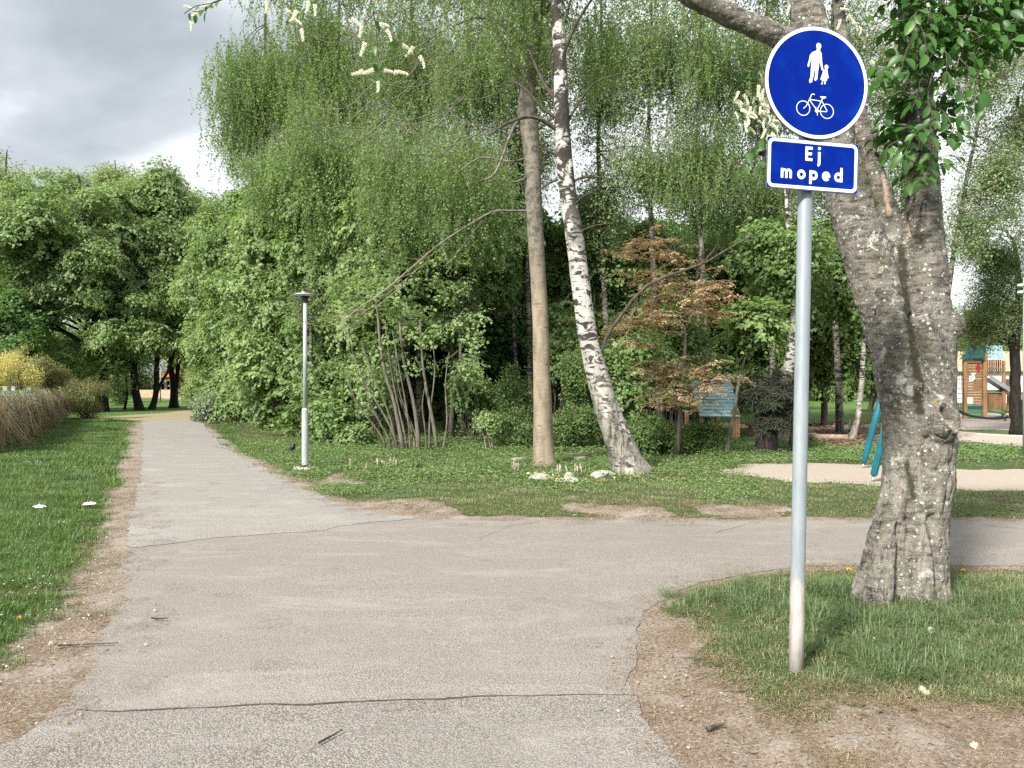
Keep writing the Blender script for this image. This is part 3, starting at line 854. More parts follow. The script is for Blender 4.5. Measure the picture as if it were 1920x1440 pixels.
kind('grass_vivid', 'tuft', 'grass_vivid', nvar=4, nb=46, rad=.13, h=.075, w=.0055)
kind('grass_dull', 'tuft', 'grass_dull', nvar=4, nb=30, rad=.13, h=.05, w=.005, lean=1.5)
kind('grass_long', 'tuft', 'grass_dark', nvar=4, nb=40, rad=.10, h=.17, w=.006, lean=1.5)
kind('straw', 'tuft', 'straw', nvar=3, nb=24, rad=.13, h=.04, w=.0035, lean=2.4)
kind('litter', 'flakes', 'litter', nvar=4, nl=110, rad=.17, size=.031, tmpl='needle')
kind('litter_leaf', 'flakes', 'litter', nvar=4, nl=26, rad=.35, size=.038, tmpl='oval')
kind('strands', 'strands', 'dry_twig', ns=26, len=1.0, rad=.16)
kind('weeds', 'carpet', 'shrub', nvar=4, nl=12, rad=.07, size=.06, h=.05, tmpl='oval')
kind('pebbles', 'flakes', 'straw', nvar=3, nl=14, rad=.3, size=.02, tmpl='diamond')
kind('daisies', 'flakes', 'white_petal', nl=8, rad=.25, size=.014, tmpl='diamond')

# ------------------------------------------------------------------ trees
def sample_lobes(lobes, n, g, shell=.45, gaps=.0, gscale=.8, seed=0):
    """lobe: centre(3), radii(3). Returns points and outward directions."""
    w = np.array([(l[1][0] * l[1][1] * l[1][2]) ** .67 for l in lobes]); w /= w.sum()
    Pp = []; D = []
    for (c, r), wi in zip(lobes, w):
        k = int(n * wi * 1.0) + 1; m = 0
        while m < k:
            q = g.normal(0, 1, (k * 2, 3)); q /= np.linalg.norm(q, axis=1)[:, None]
            rr = (shell + (1 - shell) * g.random(k * 2)) if True else 1
            rr = rr * (1 + .34 * (fbm(q, 2.6, seed, 3) - .5) * 2)
            p = np.asarray(c) + q * rr[:, None] * np.asarray(r)
            ok = p[:, 2] > min(.25, c[2] * .4)
            if gaps: ok &= vn(p, gscale, seed + 5) > gaps
            p = p[ok]; q2 = q[ok]
            take = min(k - m, len(p)); Pp.append(p[:take]); D.append(q2[:take]); m += take
            if take == 0: break
    return np.vstack(Pp), np.vstack(D)

def clumps(L, g, k=16, rel=(.22, .40), flat=.85):
    """break every lobe into many smaller rounded boughs set over its surface"""
    out = []
    for c, r in L:
        r = np.asarray(r, float); kk = int(k * np.clip((r[0] * r[2]) / 6.0, .5, 2.2)) + 3
        q = g.normal(0, 1, (kk, 3)); q /= np.linalg.norm(q, axis=1)[:, None]
        for d in q:
            rr = g.uniform(*rel); ctr = np.asarray(c) + d * r * g.uniform(.45, .92)
            m = rr * (r[0] * r[1] * r[2]) ** (1 / 3)
            out.append((ctr, np.array([m * g.uniform(.9, 1.35), m * g.uniform(.9, 1.2), m * flat * g.uniform(.8, 1.2)])))
    return out
def rot_to(D, g, tilt=.6):
    th = np.arccos(np.clip(D[:, 2], -1, 1)); th = np.minimum(th, 1.7) * tilt
    ph = np.arctan2(D[:, 1], D[:, 0])
    return np.stack([g.normal(0, .15, len(D)), th, ph], 1)

def limb_curve(a, b, sag, g, n=7):
    t = np.linspace(0, 1, n)[:, None]
    mid = (a + b) / 2 + np.array([0, 0, sag]) + g.normal(0, .06, 3) * np.linalg.norm(b - a)
    c = (1 - t) ** 2 * a + 2 * t * (1 - t) * mid + t * t * b
    c[1:-1] += g.normal(0, .012, (n - 2, 3)) * np.linalg.norm(b - a)
    return c

def tree(name, label, cat, Y, trunk, widths, lobes, kd, n, bark='bark', group=None, limbs=10, twigs=5, seed=1, shell=.45, gaps=0,
         scl=(.8, 1.3), tilt=.42, hang=False, extra=None, k=10, base_y=None, gscale=.8, limb_r=.42, extra_stems=(), wob=.05, start=.3, flare=1.35, clump=None):
    if clump is None and kd in ('maple', 'maple_light', 'maple_dark', 'maple_far', 'shrub') and n > 100: clump = 24; n = int(n * 1.9); tilt = .6
    g = np.random.default_rng(seed * 101 + 7)
    tp = smooth_line([P(x, y, Y) for x, y in trunk], 26 if k > 8 else 14)
    tp[:, 1] += np.cumsum(g.normal(0, .02, len(tp)))
    tp[0, 2] = min(tp[0, 2], -.05)
    wr = np.interp(np.linspace(0, 1, len(tp)), np.linspace(0, 1, len(widths)), widths) * Y / F / 2
    wr[0] *= flare; wr[1] *= 1 + (flare - 1) * .35
    base = (tp[0][0], tp[0][1], 0.0)
    root = empty(name, base, label, cat, group)
    mb = MB(); mb.tube(tp, wr, k, wob=wob, seed=seed)
    for st, sw in extra_stems:
        sp = smooth_line([P(x, y, Y + dy) for x, y, dy in st], 12); 
        mb.tube(sp, np.linspace(sw[0], sw[1], len(sp)) * Y / F / 2, 7, wob=wob, seed=seed + 1)
    L = []
    for l in lobes:
        cx, cyy, rx, ry = l[:4]; dY = l[4] if len(l) > 4 else 0; ryd = l[5] if len(l) > 5 else rx * Y / F
        L.append((P(cx, cyy, Y + dY), np.array([rx * Y / F, ryd, ry * Y / F])))
    if clump: L0 = L; L = clumps(L, g, clump); shell = .28; gaps = 0
    pts, D = sample_lobes(L, n, g, shell, gaps, gscale, seed)
    if clump:
        kp = ((D[:, 2] > -.55) | (g.random(len(D)) < .3)) & ((fbm(pts, 1.15, seed + 3, 2) > .40) | (g.random(len(D)) < .12)); pts = pts[kp]; D = D[kp]; L = L0
        sp_ = .012 * Y / 1.0; out = g.random(len(pts)) < .10
        pts = pts + g.normal(0, 1, pts.shape) * [.22, .22, .16] + D * (out * g.uniform(.2, .8, len(pts)))[:, None] * [1, 1, 1.1]
    # limbs reach into the crown, twigs reach clusters
    idx = g.choice(len(pts), min(limbs, len(pts)), replace=False)
    for i in idx:
        e_ = pts[i] * .85 + L[0][0] * .15
        hz = e_[2] - np.linalg.norm(e_[:2] - tp[-1][:2]) * (.55 if not hang else .2)
        j = int(np.clip(np.searchsorted(tp[:, 2], hz), int(len(tp) * start), len(tp) - 1))
        a = tp[j]; ln = limb_curve(a, e_, .18 * np.linalg.norm(e_ - a) * (1 if not hang else 1.3), g)
        r0 = min(wr[j] * limb_r, .03 + .02 * np.linalg.norm(e_ - a)) ; r0 = max(r0, .012)
        mb.tube(ln, np.linspace(r0, .008, len(ln)), 5, caps=False)
        if twigs:
            dd = np.linalg.norm(pts - e_, axis=1); near = np.argsort(dd)[:twigs * 4]; near = g.choice(near, min(twigs, len(near)), replace=False)
            for q in near:
                s0 = ln[g.integers(3, len(ln) - 1)]
                t2 = limb_curve(s0, pts[q], .1 * np.linalg.norm(pts[q] - s0), g, 5)
                mb.tube(t2, np.linspace(r0 * .35, .004, 5), 4, caps=False)
    mb.build('trunk', M[bark], root, smooth=True)
    sc = g.uniform(scl[0], scl[1], len(pts))
    rot = rot_to(D, g, tilt) if not hang else np.stack([g.normal(0, .08, len(pts)), g.normal(0, .08, len(pts)), g.uniform(0, 6.28, len(pts))], 1)
    scatter('crown', kd, pts, rot, sc, root)
    if extra: extra(root, g)
    return root
#@@TREES
# ---- left background, beyond the bend of the path
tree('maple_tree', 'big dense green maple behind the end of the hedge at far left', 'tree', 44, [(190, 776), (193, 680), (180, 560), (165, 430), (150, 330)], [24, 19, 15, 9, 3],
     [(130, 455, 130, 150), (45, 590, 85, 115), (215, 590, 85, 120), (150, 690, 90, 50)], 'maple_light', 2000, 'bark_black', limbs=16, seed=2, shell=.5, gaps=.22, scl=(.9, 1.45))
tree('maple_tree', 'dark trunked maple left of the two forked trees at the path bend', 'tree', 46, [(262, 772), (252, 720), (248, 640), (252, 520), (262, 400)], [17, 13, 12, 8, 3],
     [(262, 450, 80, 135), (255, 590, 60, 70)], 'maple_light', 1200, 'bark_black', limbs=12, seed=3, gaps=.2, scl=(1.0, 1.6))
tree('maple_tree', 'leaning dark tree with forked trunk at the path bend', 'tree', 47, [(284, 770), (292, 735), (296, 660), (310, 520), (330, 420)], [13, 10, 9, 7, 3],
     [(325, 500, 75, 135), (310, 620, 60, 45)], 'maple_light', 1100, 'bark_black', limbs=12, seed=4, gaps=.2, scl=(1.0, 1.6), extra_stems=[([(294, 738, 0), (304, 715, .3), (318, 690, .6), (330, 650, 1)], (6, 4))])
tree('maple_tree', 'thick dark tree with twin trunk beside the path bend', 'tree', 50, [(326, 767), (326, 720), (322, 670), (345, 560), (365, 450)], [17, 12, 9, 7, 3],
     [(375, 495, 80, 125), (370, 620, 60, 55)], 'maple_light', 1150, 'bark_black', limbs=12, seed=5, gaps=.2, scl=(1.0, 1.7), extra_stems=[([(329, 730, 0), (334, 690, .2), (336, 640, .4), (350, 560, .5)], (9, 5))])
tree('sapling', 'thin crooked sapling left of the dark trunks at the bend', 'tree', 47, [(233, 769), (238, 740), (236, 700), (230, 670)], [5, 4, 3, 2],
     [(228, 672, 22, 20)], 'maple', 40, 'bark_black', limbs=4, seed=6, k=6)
tree('birch_tree', 'tall pale green birch top at the far left edge above the maple', 'tree', 58, [(-10, 760), (0, 600), (5, 420), (12, 280)], [14, 11, 7, 2],
     [(5, 400, 62, 125), (-20, 560, 60, 90)], 'pale_far', 420, 'bark', limbs=14, seed=7, gaps=.3, shell=.2, scl=(.7, 1.1))
tree('birch_tree', 'pale birch crown showing behind the top of the left maples', 'tree', 60, [(230, 757), (225, 560), (222, 400), (215, 300)], [12, 9, 6, 2],
     [(212, 350, 42, 55), (262, 385, 40, 50)], 'pale_far', 240, 'bark', limbs=12, seed=8, gaps=.25, shell=.2, scl=(.7, 1.0))
tree('conifer_tree', 'dark narrow tree at the left edge behind the yellow bush', 'tree', 40, [(38, 777), (38, 690), (36, 640), (34, 590)], [9, 7, 4, 2],
     [(25, 650, 50, 60), (-20, 620, 50, 100)], 'maple_dark', 240, 'bark_black', limbs=8, seed=9, scl=(.9, 1.4))
# ---- maples along the edge of the wood, right of the path
WOOD = [
 ('bushy maple with foliage to the ground farthest along the wood edge', 39, 412, [(412, 560, 62, 185), (420, 720, 45, 55)], 'maple_light', 850, 11),
 ('light green maple reaching low over the path past the lamp post', 32, 470, [(468, 550, 72, 205), (480, 735, 66, 66)], 'maple', 1100, 12),
 ('broad sunlit maple left of the lamp post with leaves down to the grass', 27, 545, [(540, 500, 95, 185), (530, 710, 82, 90)], 'maple_light', 1350, 13),
 ('dense maple directly behind the lamp post', 24, 640, [(630, 450, 100, 160), (622, 650, 70, 120), (640, 765, 66, 55), (590, 770, 50, 50)], 'maple', 1300, 14),
 ('sunlit maple above the leaning bare stems', 22, 735, [(735, 440, 100, 140), (700, 560, 70, 60)], 'maple_light', 1000, 15),
 ('maple with drooping pale leaf sprays behind the curved bare branch', 22.5, 845, [(850, 490, 100, 120), (800, 590, 60, 40), (900, 400, 70, 100)], 'maple_light', 1000, 16),
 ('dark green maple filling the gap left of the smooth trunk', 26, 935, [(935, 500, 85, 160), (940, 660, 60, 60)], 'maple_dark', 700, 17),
 ('green maple between the smooth trunk and the white birch', 27, 1060, [(1070, 520, 90, 140), (1060, 660, 70, 90)], 'maple', 700, 18),
 ('green tree over the brown beech bush', 28, 1180, [(1190, 540, 110, 110), (1200, 660, 90, 100)], 'maple', 850, 19),
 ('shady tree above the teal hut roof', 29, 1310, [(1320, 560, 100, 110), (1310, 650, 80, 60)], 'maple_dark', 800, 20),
 ('green maple left of the sign post above the yew', 27, 1440, [(1440, 540, 80, 120), (1440, 640, 60, 50)], 'maple', 700, 21),
 ('drooping green tree between the sign post and the cherry trunk', 29, 1545, [(1560, 540, 85, 130), (1550, 660, 70, 70)], 'maple', 900, 22),
]
for lb, Y, x, lo, kd, n, sd in WOOD:
    by = 720 + EYE * F / Y
    top = min(l[1] - l[3] * .6 for l in lo)
    tree('maple_tree', lb, 'tree', Y, [(x, by), (x + 5, by - 120), (x - 4, (by + top) / 2), (x, top)], [11, 8, 6, 2], lo, kd, n, 'bark_stem',
         limbs=14, twigs=4, seed=sd, gaps=.18, shell=.45, scl=(.75, 1.3), k=8, gscale=1.1)
# shaded second row, deep in the wood
for i, (x, Y, lb) in enumerate([(520, 42, 'dark tree deep in the wood behind the leftmost maples'), (660, 36, 'dark tree deep in the wood behind the lamp post'), (790, 34, 'dark tree deep in the wood behind the leaning stems'),
      (910, 37, 'dark tree deep in the wood left of the smooth trunk'), (1010, 34, 'dark tree deep in the wood right behind the smooth trunk'), (1120, 38, 'dark tree deep in the wood behind the white birch'),
      (1230, 36, 'dark tree deep in the wood behind the brown bush'), (1340, 42, 'dark tree deep in the wood above the teal roof')]):
    by = 720 + EYE * F / Y
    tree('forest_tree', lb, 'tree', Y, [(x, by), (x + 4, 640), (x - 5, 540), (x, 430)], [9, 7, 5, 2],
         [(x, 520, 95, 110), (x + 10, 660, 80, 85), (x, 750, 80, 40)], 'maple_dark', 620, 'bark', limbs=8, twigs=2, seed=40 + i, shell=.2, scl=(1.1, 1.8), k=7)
# ---- weeping birches over the wood
HB = [
 ('weeping birch with hanging fringe at the left end of the wood', 27, 500, [(500, 150, 110, 150), (455, 200, 60, 120), (530, 320, 70, 80, -3)], 'birch_hang', 480, .3),
 ('weeping birch behind and above the lamp post', 26, 640, [(625, 130, 115, 210), (620, 300, 85, 120, -4, 1.6)], 'birch_hang', 640, .36),
 ('weeping birch with dense curtain of twigs above the bare stems', 24, 775, [(775, 120, 110, 210), (760, 330, 85, 130, -4, 1.6)], 'birch_mid', 820, .36),
 ('tall birch just left of the smooth trunk', 22, 880, [(900, 110, 90, 200), (880, 330, 75, 130, -3, 1.3)], 'birch_mid', 560, .36),
 ('slender birch between smooth trunk and white birch', 23, 985, [(1000, 120, 70, 190), (985, 300, 50, 100)], 'birch_loose', 380, .25),
 ('slender birch right of the white birch', 25, 1130, [(1130, 170, 65, 200), (1130, 380, 50, 70)], 'birch_loose', 340, .42),
 ('airy birch with open crown in the middle of the wood', 24, 1225, [(1215, 120, 75, 170), (1225, 330, 70, 70)], 'birch_loose', 330, .44),
 ('airy birch with dark stem left of the round sign', 23, 1315, [(1320, 110, 75, 150), (1310, 310, 85, 120)], 'birch_hang', 250, .38),
 ('birch hidden behind the round sign', 24, 1440, [(1430, 120, 70, 190), (1420, 360, 70, 110)], 'birch_hang', 280, .34),
 ('birch between the sign and the cherry trunk', 25, 1560, [(1580, 120, 80, 200), (1560, 330, 80, 110)], 'birch_loose', 420, .25),
]
for i, (lb, Y, x, lo, kd, n, gp_) in enumerate(HB):
    if i >= 4: lo = [(l[0], l[1], l[2] * 1.4, l[3] * 1.05) for l in lo]; n = int(n * (1.5 if kd == 'birch_loose' else 1.15)); gp_ -= .08
    by = 720 + EYE * F / Y
    tree('birch_tree', lb, 'tree', Y, [(x + 15, by), (x + 8, 640), (x, 480), (x - 8, 300), (x - 4, 100), (x, -150)], [14, 11, 10, 8, 6, 2], lo + [(x, -130, 90, 110)], kd, n + 110, 'birch_bark_thin',
         limbs=34, twigs=6, seed=60 + i, shell=.15, gaps=gp_, scl=(.8, 1.35), hang=(kd in ('birch_hang', 'birch_mid')), k=8, gscale=1.3, start=.35, flare=1.2)
# right of the cherry: open birch crowns against the sky
for i, (lb, Y, x, lo, n) in enumerate([('open crowned birch behind the right stem of the cherry tree', 24, 1700, [(1690, 250, 70, 260), (1690, 520, 70, 100)], 520),
      ('airy birch at the upper right corner against white sky', 21, 1850, [(1850, 110, 90, 150), (1870, 330, 80, 120), (1810, 430, 50, 90)], 620),
      ('airy birch beyond the right edge of the picture', 22, 1960, [(1930, 230, 75, 240)], 420)]):
    by = 720 + EYE * F / Y
    tree('birch_tree', lb, 'tree', Y, ([(1762, by), (1772, 600), (1800, 400), (1840, 200), (1855, -120)] if x == 1850 else [(x, by), (x + 5, 600), (x - 4, 400), (x, 200), (x + 5, -120)]), [12, 10, 8, 6, 2], lo + [(x, -110, 90, 100)], 'birch_loose', n + 90, 'birch_bark_thin',
         limbs=34, twigs=8, seed=80 + i, shell=.05, gaps=.30, scl=(.7, 1.15), k=8, gscale=.9, start=.3, flare=1.2)
tree('tree', 'dark trunked tree in front of the play tower at the right edge', 'tree', 24, [(1908, 816), (1903, 740), (1902, 660), (1912, 560), (1900, 450)], [22, 18, 17, 13, 5],
     [(1860, 600, 65, 45), (1900, 540, 80, 50), (1880, 450, 70, 60), (1830, 640, 35, 18)], 'birch_loose', 560, 'bark_black', limbs=28, twigs=7, seed=91, gaps=.30, scl=(.6, 1.0), start=.35)
# trees on the playground lawn
tree('birch_tree', 'white birch with black marks standing in the mulch by the sandpit', 'tree', 22, [(1593, 843), (1608, 780), (1614, 720), (1617, 640), (1620, 560)], [15, 11, 10, 8, 5],
     [(1620, 520, 55, 80)], 'maple', 120, 'birch_bark', limbs=6, seed=92, k=9)
tree('birch_tree', 'curved pale birch stem behind the dark yew bush', 'tree', 20, [(1462, 830), (1468, 740), (1482, 660), (1490, 560), (1478, 420), (1470, 300)], [26, 24, 20, 15, 11, 6],
     [(1470, 470, 70, 60)], 'maple', 150, 'birch_bark', limbs=8, seed=93, k=9)
tree('tree', 'small dark trunk on the lawn between sign post and white birch', 'tree', 29, [(1543, 800), (1543, 760), (1545, 710), (1550, 650)], [9, 8, 7, 5],
     [(1560, 640, 60, 70)], 'maple', 260, 'bark', limbs=8, seed=94, k=8)
tree('tree', 'pair of dark stems on the lawn right behind the teal poles', 'tree', 42, [(1628, 783), (1634, 750), (1640, 700), (1650, 640)], [9, 7, 6, 4],
     [(1640, 650, 60, 60)], 'maple_dark', 200, 'bark', limbs=8, seed=95, k=8, extra_stems=[([(1631, 780, 0), (1645, 735, .3), (1660, 700, .5)], (4, 3))])
# slender trunks inside the wood
TH = [(605, 23, 560, -10), (670, 27, 500, 5), (708, 26, 560, -8), (835, 25, 560, 4), (870, 24, 430, -12), (905, 21.5, 560, -18), (975, 24, 350, -6), (1045, 27, 560, 6), (1135, 26, 400, -5), (1180, 29, 560, 8),
      (1215, 31, 560, 0), (1275, 27, 600, 5), (1320, 24.5, 300, -6), (690, 30, 560, 3), (880, 30, 600, 6), (1080, 31, 600, 2), (760, 29, 560, 2), (950, 29, 560, -5)]
NEARBY = ['left of the lamp post', 'right of the lamp post deep in shade', 'behind the leaning bare stems', 'right of the leaning bare stems', 'with white marks right of the leaning stems',
          'at the front edge of the wood, leaning left', 'just left of the smooth trunk', 'between the smooth trunk and the white birch', 'with white bark right of the white birch',
          'behind the brown beech bush', 'behind the right part of the brown bush', 'left of the teal hut roof', 'rising above the teal hut roof', 'in the deep shade right of the lamp post',
          'in the deep shade left of the smooth trunk', 'in the deep shade behind the white birch', 'in the deep shade behind the leaning stems', 'in the shade a little left of the smooth trunk']
for i, ((x, Y, ty, ln), nb) in enumerate(zip(TH, NEARBY)):
    by = 720 + EYE * F / Y
    wh = i % 2 == 0 or i in (5, 8)
    tree('slender_birch' if wh else 'slender_tree', ('slender pale birch trunk ' if wh else 'slender grey trunk ') + nb, 'tree', Y,
         [(x, by), (x + ln, by - 100), (x + ln * 2.2, (by + ty) / 2), (x + ln * 2.4, ty)], [10, 8, 7, 4], [(x + ln * 2.4, ty + 10, 35, 50)], 'birch_loose', 40,
         'birch_bark_thin' if wh else 'bark_stem', limbs=5, twigs=2, seed=110 + i, k=7, scl=(.7, 1.1), flare=1.15)

# multi-stemmed hazel: leaning bare stems at the front of the wood
hz = empty('hazel_clump', (*G(760, 846), 0), 'clump of leaning bare grey stems at the front edge of the wood', 'bush')
gH = np.random.default_rng(5)
stems = [([(757, 846), (748, 800), (738, 750), (722, 700), (712, 640), (706, 560)], 9), ([(785, 848), (782, 800), (772, 740), (757, 680), (748, 600)], 9), ([(778, 846), (772, 810), (752, 760), (735, 720), (728, 660)], 5),
         ([(750, 846), (730, 800), (700, 750), (672, 705), (650, 650), (640, 610)], 5), ([(725, 834), (705, 800), (676, 760), (665, 730), (655, 690)], 5), ([(820, 845), (812, 790), (800, 730), (792, 670), (788, 600)], 8),
         ([(800, 845), (797, 800), (793, 760), (800, 715)], 3.5), ([(745, 838), (728, 770), (700, 700), (680, 640)], 4), ([(765, 840), (742, 740), (730, 670), (722, 600)], 4), ([(735, 832), (712, 790), (690, 740), (676, 690)], 3.5), ([(770, 846), (765, 780), (752, 700), (738, 620)], 4), ([(805, 846), (806, 780), (815, 700), (812, 640)], 4), ([(790, 846), (770, 790), (748, 730), (742, 660)], 3), ([(742, 842), (715, 800), (690, 768), (668, 750)], 2.5), ([(830, 845), (838, 790), (835, 720), (842, 660)], 4)]
for pxs, w in stems:
    pts = smooth_line([P(x, y, 18.3 + gH.normal(0, .0)) for x, y in pxs], 14); pts[:, 1] += np.linspace(0, gH.uniform(-.5, .8), 14)
    pts[0, 2] = -.05
    V, Q, T = tube(pts, np.linspace(w, w * .45, 14) * 18.3 / F / 2, 7, wob=.08, seed=int(w * 10))
    obj('stem', V, [T, Q], M['bark_stem'], hz)
lp = np.array([P(x, y, 18.6 + gH.uniform(-.6, 1.0)) for x, y in np.stack([gH.uniform(620, 900, 60), gH.uniform(480, 700, 60)], 1)])
scatter('crown', 'maple_light', lp, rot_to(gH.normal(0, 1, (60, 3)) / 2 + [0, -.3, .3], gH), gH.uniform(.5, .9, 60), hz)

# low leafy plants under the wood edge
def bush(name, label, cat, x, y, Y, rx, ry, kd, n, seed, scl=(.5, 1.0), depth=None, bark='twig', stems=7, group=None, gaps=0):
    g = np.random.default_rng(seed)
    c = P(x, y, Y); r = np.array([rx * Y / F, depth or rx * Y / F, ry * Y / F])
    root = empty(name, (c[0], c[1], 0), label, cat, group)
    pts, D = sample_lobes(clumps([(c, r)], g, 10, (.3, .5), .8) if n > 40 else [(c, r)], n, g, .4, gaps, 1.2, seed)
    mb = MB()
    for i in range(stems):
        e_ = pts[g.integers(len(pts))]; b = np.array([c[0] + g.normal(0, .12 * r[0]), c[1] + g.normal(0, .1), -.03])
        ln = limb_curve(b, e_, .25, g, 7); mb.tube(ln, np.linspace(.018, .006, 7), 5, caps=False)
    mb.build('stem', M[bark], root, smooth=True)
    scatter('foliage', kd, pts, rot_to(D, g, .7), g.uniform(*scl, len(pts)), root)
    return root
bush('maple_shoot', 'low bright maple shoot right of the leaning bare stems', 'bush', 920, 790, 18.5, 34, 22, 'maple_light', 14, 1, (.35, .55))
bush('maple_shoot', 'low maple shoot left of the leaning bare stems', 'bush', 660, 815, 20, 40, 20, 'maple_light', 18, 2, (.4, .6))
bush('hawthorn_bush', 'yellow green bush at the foot of the smooth trunk, on its right', 'bush', 1070, 790, 18.5, 45, 62, 'shrub', 95, 3, (.6, 1.0))
bush('low_bush', 'low leafy bush just left of the smooth trunk', 'bush', 965, 815, 19, 45, 40, 'shrub', 55, 4, (.5, .9))
bush('undergrowth_bush', 'dark green rounded bush right of the white birch base', 'bush', 1225, 812, 17, 62, 46, 'shrub', 170, 5, (.6, 1.0))
bush('undergrowth_bush', 'dense green bush under the teal hut roof', 'bush', 1312, 832, 17.5, 48, 28, 'shrub', 110, 6, (.6, 1.0))
for i_, (x_, y_, Y_, rx_, ry_, kd_, n_, lb_) in enumerate([(1090, 700, 20, 48, 100, 'shrub', 150, 'tall loose green shrub right behind the white birch trunk'), (1175, 690, 20.5, 55, 90, 'maple', 70, 'tall green shrub between the white birch and the brown beech'),
     (1255, 650, 21, 60, 70, 'maple', 70, 'loose green shrub behind the upper brown leaves'), (880, 720, 21.5, 45, 60, 'maple_light', 26, 'open green shrub between leaning stems and smooth trunk'), (960, 740, 21, 40, 60, 'shrub', 60, 'mid green shrub behind the left side of the smooth trunk'),
     (1050, 640, 22, 40, 70, 'maple_light', 40, 'light green sapling between the two big trunks'), (1335, 700, 24, 50, 50, 'maple', 60, 'green shrub standing behind the teal hut roof'), (620, 790, 20.8, 40, 40, 'maple', 40, 'low green shrub just right of the lamp post'),
     (700, 700, 21.8, 50, 60, 'maple_light', 34, 'light leaf sprays behind the leftmost leaning stems')]):
    bush('understory_shrub', lb_, 'bush', x_, y_, Y_, rx_, ry_, kd_, n_, 300 + i_, (.6, 1.1), depth=1.0, bark='bark_stem', group='shrubs inside the wood')
bush('grey_bush', 'pale grey leaved bush at the foot of the wood far along the path', 'bush', 398, 765, 33, 30, 34, 'grey_leaf', 130, 7, (.7, 1.2))
bush('forsythia_bush', 'bright yellow flowering bush behind the hedge at left', 'bush', 20, 700, 24, 38, 40, 'forsythia', 75, 8, (.35, .8), gaps=.45)
bush('forsythia_bush', 'sparse pale yellow shoots above the bright yellow bush', 'bush', 30, 672, 25, 36, 30, 'forsythia', 22, 31, (.25, .5), stems=12)
bush('olive_bush', 'olive green bush behind the hedge between yellow bush and maple', 'bush', 85, 705, 30, 42, 32, 'olive', 90, 9, (.7, 1.1), gaps=.2)
bush('twiggy_bush', 'dark twiggy bush covering the far end of the hedge', 'bush', 165, 735, 35, 48, 40, 'olive', 150, 10, (.5, .9), bark='bark', stems=24, gaps=.3)
bush('creeper_bush', 'small yellow green creeper leaves low on the hedge at left edge', 'bush', 0, 800, 19.2, 16, 22, 'forsythia', 14, 12, (.3, .5), depth=.2)
bush('pale_bush', 'pale round bush beyond the bend between trunk and wood', 'bush', 366, 712, 62, 26, 38, 'pale_far', 110, 13, (.6, 1.0))
bush('green_bush', 'green bush left of the sapling at the path bend', 'bush', 220, 735, 56, 20, 24, 'shrub', 60, 14, (1.2, 2.0))
bush('clipped_shrub', 'tiny yellow green shrub alone in the ground cover', 'bush', 776, 880, 14.2, 17, 12, 'shrub', 16, 15, (.25, .4))
#@@MID
# yew
yg = np.random.default_rng(4)
tree('yew_bush', 'dark spreading yew with thick black trunk left of the sign post', 'bush', 17.7, [(1435, 851), (1440, 800), (1450, 750), (1455, 700)], [46, 34, 26, 12],
     [(1445, 735, 58, 42), (1410, 745, 30, 32), (1480, 760, 40, 34), (1450, 790, 45, 22)], 'yew', 620, 'bark_black', limbs=14, twigs=3, seed=97, shell=.1, scl=(.4, .75), start=.1, k=12)
tree('sapling', 'thin bare leaning stem in front of the teal hut', 'tree', 17.5, [(1362, 852), (1368, 810), (1378, 770), (1392, 690), (1410, 640)], [9, 8, 7, 5, 3],
     [(1415, 610, 40, 40)], 'maple', 40, 'bark_stem', limbs=3, seed=98, k=8)
# brown beech bush
bb = empty('beech_bush', (*G(1250, 860)[:1], 16.3, 0), 'beech bush with tiers of dry brown leaves behind the white birch', 'bush')
mb = MB(); pts_all = []
TR = [((1290, 700), (1130, 600)), ((1300, 640), (1140, 610)), ((1310, 560), (1200, 560)), ((1300, 570), (1360, 545)), ((1280, 700), (1200, 690)), ((1280, 720), (1360, 720)), ((1270, 520), (1180, 530)), ((1265, 500), (1230, 445)),
      ((1260, 460), (1180, 465)), ((1290, 740), (1230, 680)), ((1300, 770), (1250, 740)), ((1300, 560), (1340, 590)), ((1270, 600), (1220, 590)), ((1290, 690), (1350, 715)), ((1250, 720), (1310, 760)), ((1290, 540), (1330, 520))]
tk = smooth_line([P(1268, 862, 16.5), P(1275, 780, 16.5), P(1285, 650, 16.5), P(1278, 540, 16.6), P(1262, 450, 16.7)], 16); tk[0, 2] = -.05
mb.tube(tk, np.linspace(.06, .015, 16), 8)
for (ax, ay), (bx_, by_) in TR:
    dy = yg.uniform(-.9, .7); a = P(ax, ay, 16.5); b = P(bx_, by_, 16.5 + dy)
    j = tk[np.argmin(abs(tk[:, 2] - a[2] + .1))]
    ln = limb_curve(j, b, .12, yg, 9); mb.tube(ln, np.linspace(.014, .005, 9), 4, caps=False)
    for t in np.linspace(.3, 1.0, 15):
        p = ln[int(t * 8)] + yg.normal(0, 1, 3) * [.26, .4, .13]; pts_all.append(p)
mb.build('stem', M['bark'], bb, smooth=True)
pts_all = np.array(pts_all)
gr_ = pts_all[yg.random(len(pts_all)) < .18] + yg.normal(0, .3, 3) * [1, 1, .5]
scatter('green_foliage', 'shrub', gr_, np.zeros((len(gr_), 3)), yg.uniform(.3, .6, len(gr_)), bb)
scatter('foliage', 'beech_brown', pts_all, np.stack([yg.normal(0, .15, len(pts_all)), yg.normal(0, .15, len(pts_all)), yg.uniform(0, 6.28, len(pts_all))], 1), yg.uniform(.45, .9, len(pts_all)), bb)

